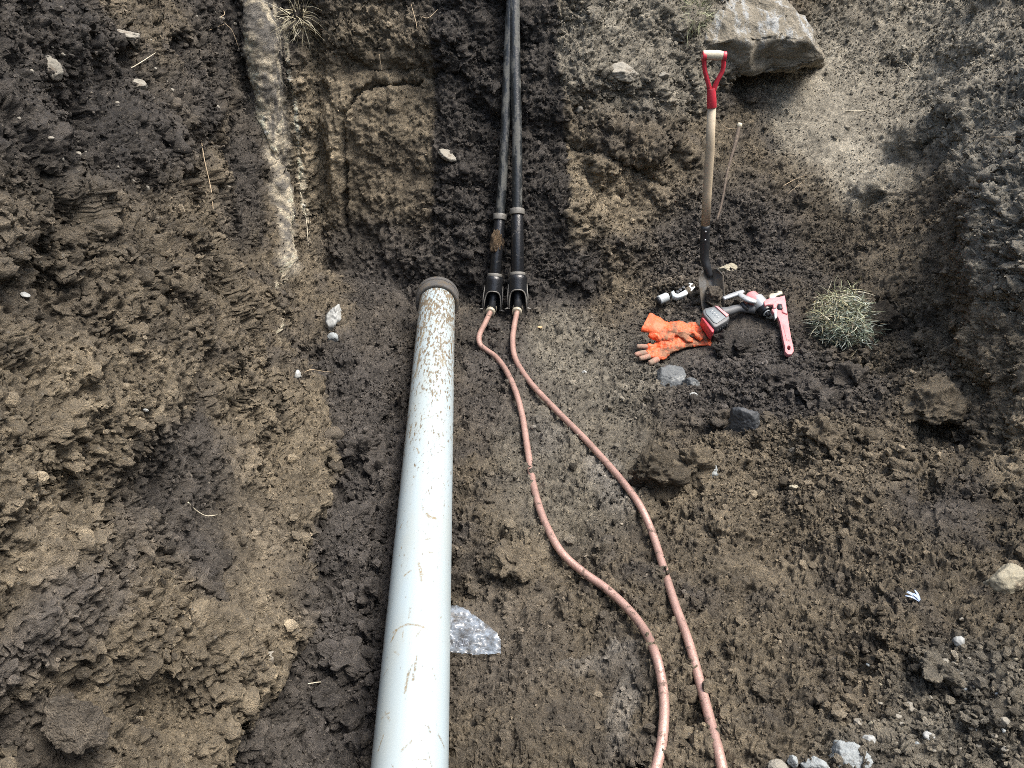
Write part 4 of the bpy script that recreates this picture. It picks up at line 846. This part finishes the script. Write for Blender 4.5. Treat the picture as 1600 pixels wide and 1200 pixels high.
ROCKS = [  # name, px, py, w, h, material, seed, facets, crumb, deep, rot, label, category
 ("rock", 1168, 662, 50, 44, 'darkrock', 12, 9, 0, .25, -30, "dark blue-black rock with a white edge beside a brown clod", "rock"),
 ("soil_clod", 1140, 662, 44, 36, 'S', 13, 8, .12, .35, 0, "ochre-brown clod touching the left of the dark rock", "clod"),
 ("rock", 1046, 594, 48, 40, 'blue_rock', 14, 10, 0, .3, 20, "grey-blue crumbly rock just below the orange gloves", "rock"),
 ("rock", 1078, 600, 34, 30, 'blue_rock', 15, 10, 0, .35, 0, "small dark greenish rock right of the grey-blue one under the gloves", "rock"),
 ("stone", 1108, 738, 30, 26, 'granite', 16, 9, 0, .35, 0, "round grey stone right of the large dark clod", "stone"),
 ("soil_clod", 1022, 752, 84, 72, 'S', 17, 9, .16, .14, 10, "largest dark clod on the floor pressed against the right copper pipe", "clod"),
 ("soil_clod", 1072, 732, 62, 66, 'S', 18, 8, .15, .25, -10, "brown clod leaning on the right of the largest dark clod", "clod"),
 ("soil_clod", 811, 893, 50, 54, 'S', 19, 8, .12, .3, 0, "ochre clod between the pale pipe and left copper pipe", "clod"),
 ("soil_clod", 1436, 632, 92, 74, 'S', 20, 7, .14, .3, 35, "big brown slanting clod under the grass clump at the right", "clod"),
 ("soil_clod", 1330, 598, 46, 34, 'S', 21, 8, .15, .35, 0, "rounded brown clod just below the grass clump", "clod"),
 ("soil_clod", 1212, 596, 44, 34, 'S', 22, 8, .15, .35, 0, "brown clod below the wrench handle", "clod"),
 ("soil_clod", 1276, 622, 52, 34, 'S', 23, 8, .15, .35, -15, "brown clod with shadowed side midway between dark rock and grass clump", "clod"),
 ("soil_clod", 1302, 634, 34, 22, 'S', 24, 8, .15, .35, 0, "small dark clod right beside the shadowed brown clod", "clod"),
 ("soil_clod", 1282, 690, 46, 48, 'S', 25, 5, .05, .3, 0, "flat-faced dark clod right of the dark rock", "clod"),
 ("soil_clod", 1101, 463, 40, 30, 'S', 81, 8, .14, .3, 0, "dark clod heaped against the left foot of the shovel blade", "clod"),
 ("soil_clod", 1121, 474, 50, 34, 'S', 82, 8, .14, .3, 0, "dark clod heaped over the tip of the shovel blade", "clod"),
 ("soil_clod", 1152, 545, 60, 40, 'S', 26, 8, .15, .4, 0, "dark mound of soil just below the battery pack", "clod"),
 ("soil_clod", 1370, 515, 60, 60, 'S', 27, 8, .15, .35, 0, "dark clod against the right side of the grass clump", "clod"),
 ("soil_clod", 1395, 470, 36, 26, 'S', 28, 8, .15, .35, 0, "pale-topped clod behind the grass clump to its right", "clod"),
 ("soil_clod", 530, 1042, 72, 44, 'S', 29, 6, .04, .3, -12, "flat grey clod resting beside the pale pipe on the left", "clod"),
 ("soil_clod", 498, 1104, 46, 62, 'S', 30, 5, .03, .3, -25, "upright grey slab-like clod low down left of the pale pipe", "clod"),
 ("soil_clod", 532, 1118, 60, 38, 'S', 31, 5, .03, .3, 25, "grey wedge clod right of the upright slab-like clod", "clod"),
 ("soil_clod", 590, 742, 38, 46, 'S', 32, 5, .05, .3, 10, "dark angular clod wedged left of the middle of the pale pipe", "clod"),
 ("soil_clod", 560, 700, 56, 50, 'S', 33, 8, .13, .35, 0, "crumbly brown clod above the angular one by the wall foot", "clod"),
 ("soil_clod", 545, 815, 56, 44, 'S', 34, 8, .14, .35, 0, "crumbly clod by the wall foot left of the pipe's middle", "clod"),
 ("soil_clod", 580, 930, 46, 40, 'S', 35, 8, .14, .35, 0, "dark clod in the gap between wall foot and pale pipe", "clod"),
 ("soil_clod", 112, 1128, 74, 74, 'S', 36, 8, .09, .35, -40, "knobbly pale brown clod bulging from the wall at lower left", "clod"),
 ("soil_clod", 1430, 745, 44, 30, 'S', 37, 8, .13, .4, 0, "ochre clod on the floor beneath the big slanting clod", "clod"),
 ("soil_clod", 1350, 690, 50, 36, 'S', 38, 8, .13, .4, 0, "brown broken clod between flat-faced clod and big slanting clod", "clod"),
 ("soil_clod", 1072, 1085, 26, 26, 'S', 39, 8, .12, .35, 0, "dark clod lying between the two copper pipes near the bottom", "clod"),
 ("soil_clod", 1470, 1050, 46, 28, 'S', 40, 8, .12, .4, 0, "low brown clod amid gravel at the lower right", "clod"),
 ("soil_clod", 1215, 1085, 44, 28, 'S', 41, 8, .1, .4, 0, "tan clod right of the copper pipe near the bottom", "clod"),
 ("stone", 1571, 907, 50, 42, 'cream', 42, 6, 0, .35, 10, "angular cream stone at the right foot of the wall", "stone"),
 ("stone", 1322, 1184, 58, 32, 'granite', 43, 9, 0, .35, 12, "flat oval speckled white stone at the bottom edge", "stone"),
 ("stone", 1273, 1196, 38, 26, 'granite', 44, 7, 0, .35, -10, "pointed grey-white stone left of the flat oval one", "stone"),
 ("stone", 1238, 1192, 18, 18, 'granite', 45, 7, 0, .3, 0, "small grey stone between two others at the bottom edge", "stone"),
 ("stone", 1216, 1198, 26, 14, 'stone', 46, 7, 0, .35, 0, "low pale stone nearest the copper pipe at the bottom edge", "stone"),
 ("stone", 1357, 1158, 17, 15, 'white', 47, 7, 0, .3, 0, "small white stone just above the flat oval stone", "stone"),
 ("stone", 1499, 1003, 17, 16, 'white', 48, 7, 0, .3, 0, "bluish white pebble alone at the lower right", "stone"),
 ("stone", 1468, 1034, 24, 15, 'stone', 49, 8, 0, .35, 0, "pale stone below left of the bluish white pebble", "stone"),
 ("stone", 1420, 1107, 20, 16, 'stone', 50, 8, 0, .35, 0, "light grey stone in the gravel near the bottom right", "stone"),
 ("stone", 1566, 1129, 16, 14, 'stone', 51, 8, 0, .35, 0, "grey pebble close to the right edge near the bottom", "stone"),
 ("stone", 1342, 1130, 16, 12, 'stone', 52, 8, 0, .35, 0, "grey pebble up left of the small white stone", "stone"),
 ("stone", 1452, 1150, 14, 10, 'white', 53, 8, 0, .35, 0, "whitish pebble left of the gravel's right half at bottom", "stone"),
 ("stone", 1140, 421, 34, 16, 'cream', 54, 8, 0, .35, -12, "tan stone directly right of the shovel blade", "stone"),
 ("stone", 974, 112, 54, 26, 'stone', 55, 7, 0, .45, -6, "pale flat stone in the bank right of the ducts", "stone"),
 ("stone", 1036, 118, 18, 12, 'stone', 56, 7, 0, .4, 0, "small pale stone right of the pale flat one", "stone"),
 ("stone", 905, 172, 12, 12, 'stone', 57, 7, 0, .4, 0, "small light stone on the bank edge by the ducts", "stone"),
 ("stone", 1083, 618, 13, 9, 'white', 58, 7, 0, .3, 0, "tiny white pebble below the gloves", "stone"),
 ("stone", 1338, 585, 6, 12, 'white', 59, 7, 0, .3, 0, "thin white chip standing just under the grass clump", "stone"),
 ("stone", 913, 583, 8, 7, 'white', 60, 7, 0, .3, 0, "tiny white pebble right of the copper pipes", "stone"),
 ("stone", 1239, 703, 12, 8, 'stone', 61, 7, 0, .3, 0, "light chip left of the flat-faced dark clod", "stone"),
 ("stone", 1241, 762, 14, 9, 'cream', 62, 7, 0, .3, 0, "tan pebble on the open floor at right", "stone"),
 ("stone", 228, 639, 9, 7, 'white', 63, 7, 0, .3, 0, "tiny white pebble in the left wall", "stone"),
 ("stone", 38, 461, 13, 7, 'white', 64, 7, 0, .3, -20, "white pebble stuck in the dark left wall near the edge", "stone"),
 ("stone", 190, 52, 44, 14, 'stone', 65, 5, 0, .5, -8, "flat grey stone embedded at the top of the left wall", "stone"),
 ("stone", 215, 134, 22, 16, 'stone', 66, 7, 0, .4, 0, "grey pebble embedded in the dark upper left wall", "stone"),
 ("stone", 88, 108, 14, 34, 'stone', 67, 7, 0, .5, 15, "upright pale stone chip in the upper left wall", "stone"),
 ("stone", 700, 243, 30, 14, 'stone', 68, 6, 0, .5, -28, "brown flat stone at the edge of the dark backfill", "stone"),
 ("stone", 425, 1027, 26, 24, 'stone', 69, 7, 0, .5, 0, "grey stone pressed in the lower left wall", "stone"),
 ("chalk_lump", 524, 498, 26, 58, 'white', 70, 7, .05, .35, -15, "white chalky lump on the left wall corner", "chalk lump"),
 ("chalk_lump", 521, 530, 20, 22, 'granite', 71, 7, .05, .35, 0, "small grey-white chalky lump below the larger one", "chalk lump"),
 ("chalk_lump", 466, 588, 14, 22, 'white', 72, 7, .05, .35, 0, "little white chalky bit beside a pale root", "chalk lump"),
]
for nm, px, py, w_, h_, mt, sd_, fc, cr, dp, rt_, lb, ct in ROCKS:
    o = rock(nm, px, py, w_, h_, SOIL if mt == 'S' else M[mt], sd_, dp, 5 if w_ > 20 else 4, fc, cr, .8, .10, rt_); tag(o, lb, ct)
# small pale pebbles in the gravel, alike
rg = random.Random(9)
for k_ in range(46):
    px, py = rg.gauss(1480, 80), rg.gauss(1100, 65)
    if not (1180 < px < 1595 and 930 < py < 1195): continue
    s_ = rg.uniform(4, 9); mk_ = rg.choice(['stone', 'stone', 'granite', 'cream']); o = rock("pebble", px, py, s_, s_ * .8, M[mk_], 200 + k_, .3, 3, 7, 0)
    tag(o, {'stone': "small dull grey-brown pebble scattered in the gravelly soil at lower right", 'granite': "small speckled blue-grey pebble scattered in the gravelly soil at lower right", 'cream': "small cream-coloured pebble scattered in the gravelly soil at lower right"}[mk_], "pebble", "small pale pebbles in the gravelly soil")

for k_ in range(34):
    px, py = rg.uniform(10, 380), rg.uniform(10, 300); s_ = rg.uniform(4, 10)
    o = rock("stone_chip", px, py, s_, s_ * rg.uniform(.6, 1), M['stone'], 300 + k_, .35, 3, 7, 0)
    tag(o, "small grey stone chip set in the dark soil of the upper left wall", "stone chip", "stone chips in the dark upper left wall")

# ------------------------------------------------------------ litter: plastic film, feather-like tuft, leaf
f = plane_map(742, 990, Vector((0, -.2, 1)).normalized(), .042)
OUT = [(698, 946), (712, 947), (725, 949), (733, 955), (740, 961), (750, 969), (759, 976), (768, 981), (776, 989), (783, 1000), (784, 1012), (784, 1024), (766, 1025), (747, 1025.5), (720, 1023), (698, 1021)]
def inside(x, y):
    r_ = False; j = len(OUT) - 1
    for i in range(len(OUT)):
        if (OUT[i][1] > y) != (OUT[j][1] > y) and x < (OUT[j][0] - OUT[i][0]) * (y - OUT[i][1]) / (OUT[j][1] - OUT[i][1]) + OUT[i][0]: r_ = not r_
        j = i
    return r_
def crumple(x, y):
    q = np.array([[x * .030 + y * .012, y * .075 - x * .02, 1.3]]); v = 1 - abs(float(fbm(q, 3, 8)[0])) * 2.6; v2 = 1 - abs(float(fbm(q[:, ::-1] * 2.3, 2, 18)[0])) * 2.2; return .007 * v + .003 * v2
film = empty("plastic_bag", "torn crinkled clear plastic film lying by the pale pipe", "plastic film", f(740, 990))
bm = bmesh.new(); vg = {}
for i in range(0, 60):
    for j in range(0, 56):
        x, y = 697 + i * 1.5, 945 + j * 1.5
        if inside(x, y): vg[i, j] = bm.verts.new(f(x + rg.uniform(-.5, .5), y + rg.uniform(-.5, .5), crumple(x, y)))
for (i, j), v in list(vg.items()):
    if (i + 1, j) in vg and (i, j + 1) in vg and (i + 1, j + 1) in vg: bm.faces.new((v, vg[i + 1, j], vg[i + 1, j + 1], vg[i, j + 1]))
part("film_sheet", bm, M['film'], film)
bm = bmesh.new()
for k_ in range(7):
    x0 = 711 + k_ * 3.1; y0 = 1004.5 - k_ * .35; ww = (1.5, .9, 1.9, 1.2, 1.6, .8, 1.8)[k_]
    h_ = [crumple(x0, y0) + .003, crumple(x0 + 2, y0 + 8) + .003]
    bm.faces.new([bm.verts.new(f(*q)) for q in ((x0, y0, h_[0]), (x0 + ww, y0 - .1, h_[0]), (x0 + ww + .8, y0 + 8, h_[1]), (x0 + .8, y0 + 8, h_[1]))])
part("printed_bars", bm, M['ink'], film, smooth_=False, label="small block of printed dark bars")
c, nn = at(1427, 938); bm = bmesh.new()
for k_ in range(6):
    a = c + Vector((.012, -.006, .003)); e = c + Vector((-.022 + .006 * k_, .004 + .008 * (k_ % 3), .012 + .004 * (k_ % 2))); tube(bm, crom([a, a.lerp(e, .5) + Vector((0, 0, .004)), e], 3), [.0045, .004, .0015], 6, flat=.4)
tag(part("plastic_scrap", bm, simple("blue_white_plastic", (.36, .44, .58), .4)), "frayed blue-white scrap lying on the soil at right", "scrap")
c, nn = at(843, 514); bm = bmesh.new(); bm.faces.new([bm.verts.new(c + Vector(q)) for q in ((-.014, 0, .006), (-.004, .010, .012), (.010, .008, .009), (.016, -.002, .012), (.006, -.006, .006), (-.005, -.004, .010))])
o = tag(part("dead_leaf", bm, M['leaf'], smooth_=False), "small pale brown dead leaf right of the copper fittings", "leaf"); sdm = o.modifiers.new("t", 'SOLIDIFY'); sdm.thickness = .001

# ------------------------------------------------------------ roots and grasses hanging from the walls
def root_line(pts, label, rad=.0022, mat='root', name="root", lift=.012):
    P3 = [at(x, y)[0] + at(x, y)[1] * lift for x, y in pts]; ds_ = sorted((p - CAM).length for p in P3); md_ = ds_[len(ds_) // 2]
    P3 = [CAM + (p - CAM) * (min(max((p - CAM).length, md_ * .96), md_ * 1.04) / (p - CAM).length) for p in P3] if len(P3) < 4 else P3
    bm = bmesh.new(); tube(bm, crom(P3, 6), [rad, rad, rad * .8, rad * .4], 7); tag(part(name, bm, M[mat]), label, "root" if name == "root" else "straw")
root_line([(311, 220), (315, 250), (326, 300), (329, 350)], "thin pale root hanging straight down the left wall", .0018)
root_line([(175, 122), (205, 102), (238, 82)], "straight white straw sticking out of the upper left wall", .0018, 'straw', "straw")
root_line([(289, 784), (298, 800), (315, 810), (333, 807)], "curved white root on the dark smear of the left wall", .0015, 'straw')
root_line([(474, 586), (487, 582), (505, 584), (520, 586)], "short pale root by the little chalky bit", .0016)
root_line([(340, 0), (348, 22), (345, 30), (352, 38), (365, 50), (376, 78)], "wavy root at the top of the left wall", .0016)
root_line([(352, 38), (330, 48), (305, 58)], "side root branching left at the top of the left wall", .0013)
root_line([(593, 85), (598, 112)], "short pale root on the brown back wall", .0016)
root_line([(642, 10), (650, 40), (655, 72)], "root hanging at the top of the back wall", .0015)
root_line([(660, 27), (672, 27), (682, 18)], "tiny forked root at the top of the back wall", .0015)
root_line([(1320, 176), (1345, 176), (1375, 173)], "straight pale straw on the right slope", .0018, 'straw', "straw")
root_line([(1222, 290), (1245, 280), (1262, 275)], "pale root fragment on the right slope below the slab", .0016)
root_line([(1230, 305), (1243, 296), (1258, 282)], "second pale root crossing the first on the right slope", .0014)
root_line([(1400, 98), (1412, 100), (1424, 112)], "bent pale straw high on the right slope", .0016, 'straw', "straw")
root_line([(1550, 216), (1570, 217), (1600, 220)], "wavy pale root at the right edge", .0018)
root_line([(1495, 10), (1500, 12)], "tiny root top right", .0015) if False else None
root_line([(470, 300), (476, 340), (480, 385)], "pale sliver of root on the wall corner", .0018, 'straw')
root_line([(478, 1068), (500, 1066), (520, 1068)], "short thin straw at the wall foot left of the pipe", .0012, 'straw', "straw")
root_line([(1125, 196), (1135, 203), (1150, 203)], "thin root crossing to the top of the stick", .0016)
c, nn = at(466, 30); tag(blades("dry_grass", c, 130, .05, .06, .16, [(.42, .38, .26), (.34, .30, .2), (.5, .46, .34)], None, 12, Vector((.1, -1, .1)), .0013, 1.1), "dry grass tuft hanging at the top of the wall corner", "grass tuft")
c, nn = at(1207, 45); tag(blades("dry_grass", c + Vector((0, -.05, 0)), 60, .04, .05, .12, [(.36, .36, .22), (.5, .46, .34)], None, 13, Vector((.1, -1, .3)), .0013, .8), "thin grass tuft on the stone slab", "grass tuft")
c, nn = at(1085, 25); tag(blades("dry_grass", c, 160, .08, .08, .10, [(.20, .22, .12), (.30, .30, .18)], None, 14, Vector((.1, -1, .5)), .0013, .8), "greenish grass tuft on the bank left of the stone slab", "grass tuft")

# ------------------------------------------------------------ loose crumbs of soil: uncountable
def crumbs(name, n_, lo, hi, lvl, seed, dens, power=2.2):
    rg_ = np.random.default_rng(seed); PP = G2.reshape(-1, 3); r0, r1 = 12, SH[0] - 12
    area = np.linalg.norm(np.cross(np.gradient(G, axis=1), np.gradient(G, axis=0)), axis=-1); w_ = area.copy(); w_[:r0] = 0; w_[r1:] = 0; w_[:, :22] = 0; w_[:, -22:] = 0
    w_ = w_.ravel() * dens; i = rg_.choice(len(PP), n_, p=w_ / w_.sum())
    s_ = lo + (hi - lo) * rg_.random(n_) ** power
    protos = [rock_shape(lvl, 300 + k_, 7, .12 if lvl > 1 else 0, .42) for k_ in range(14)]; pr = rg_.integers(0, 14, n_)
    q = rg_.normal(size=(n_, 4)); q /= np.linalg.norm(q, axis=1, keepdims=True); a, b, c, d = q.T
    RM = np.stack([1 - 2 * (c * c + d * d), 2 * (b * c - a * d), 2 * (b * d + a * c), 2 * (b * c + a * d), 1 - 2 * (b * b + d * d), 2 * (c * d - a * b), 2 * (b * d - a * c), 2 * (c * d + a * b), 1 - 2 * (b * b + c * c)], 1).reshape(-1, 3, 3)
    PV = np.stack([p[0] for p in protos]); F = protos[0][1]; an = rg_.uniform(.65, 1.2, (n_, 1, 3))
    V = np.einsum('nij,nkj->nki', RM, PV[pr] * an) * s_[:, None, None] * .5
    V += (PP[i] + NRM[i] * (s_ * .2)[:, None])[:, None, :]
    cc = C[i] * rg_.choice([.55, .8, 1, 1.2, 1.5, 2.1], n_, p=[.16, .22, .28, .2, .12, .02])[:, None]; CC = np.concatenate([np.repeat(cc[:, None], V.shape[1], 1), np.zeros((n_, V.shape[1], 1))], 2).reshape(-1, 4)
    FF = (F[None] + (np.arange(n_) * V.shape[1])[:, None, None]).reshape(-1, 3)
    o = mesh_np(name, V.reshape(-1, 3), FF, SOIL, CC, sm=False); o["kind"] = "stuff"; return o
flat_ = np.clip(NRM[:, 2], 0, 1)
loose = .5 + .5 * flat_ ** 2
for px, py, a, b, rot, s_ in [(1180, 560, 230, 150, 10, 2.6), (1150, 420, 160, 50, 0, 2), (1450, 1080, 200, 130, 0, 2.2), (1300, 730, 180, 90, 0, 1.2), (560, 900, 70, 300, 0, 2.0), (620, 600, 40, 130, 0, 1.0), (1100, 450, 80, 40, 0, 2), (1380, 620, 110, 90, 0, 2)]:
    loose = loose + s_ * blob(px, py, a, b, rot, .6)
for px, py, a, b, rot, s_ in [(1060, 535, 75, 45, 0, .95), (1180, 500, 75, 45, 0, .9), (740, 988, 50, 42, 0, .97), (930, 1080, 130, 120, 0, .5), (890, 620, 110, 160, 25, .5), (1300, 200, 130, 120, 0, .75), (570, 220, 110, 200, 0, .85), (1200, 900, 130, 90, 0, .3), (330, 790, 80, 230, -38, .4)]:
    loose = loose * (1 - s_ * blob(px, py, a, b, rot, .5))
loose *= (1 - .95 * sm_) * np.clip(.7 + 1.2 * n_r, .1, 2)
crumbs("loose_soil_crumbs", 260000, .004, .013, 0, 1, loose, 1.8)
crumbs("loose_soil_nuggets", 30000, .009, .018, 1, 3, loose)
crumbs("loose_soil_lumps", 13000, .012, .040, 2, 2, loose ** 1.4, 2.6)
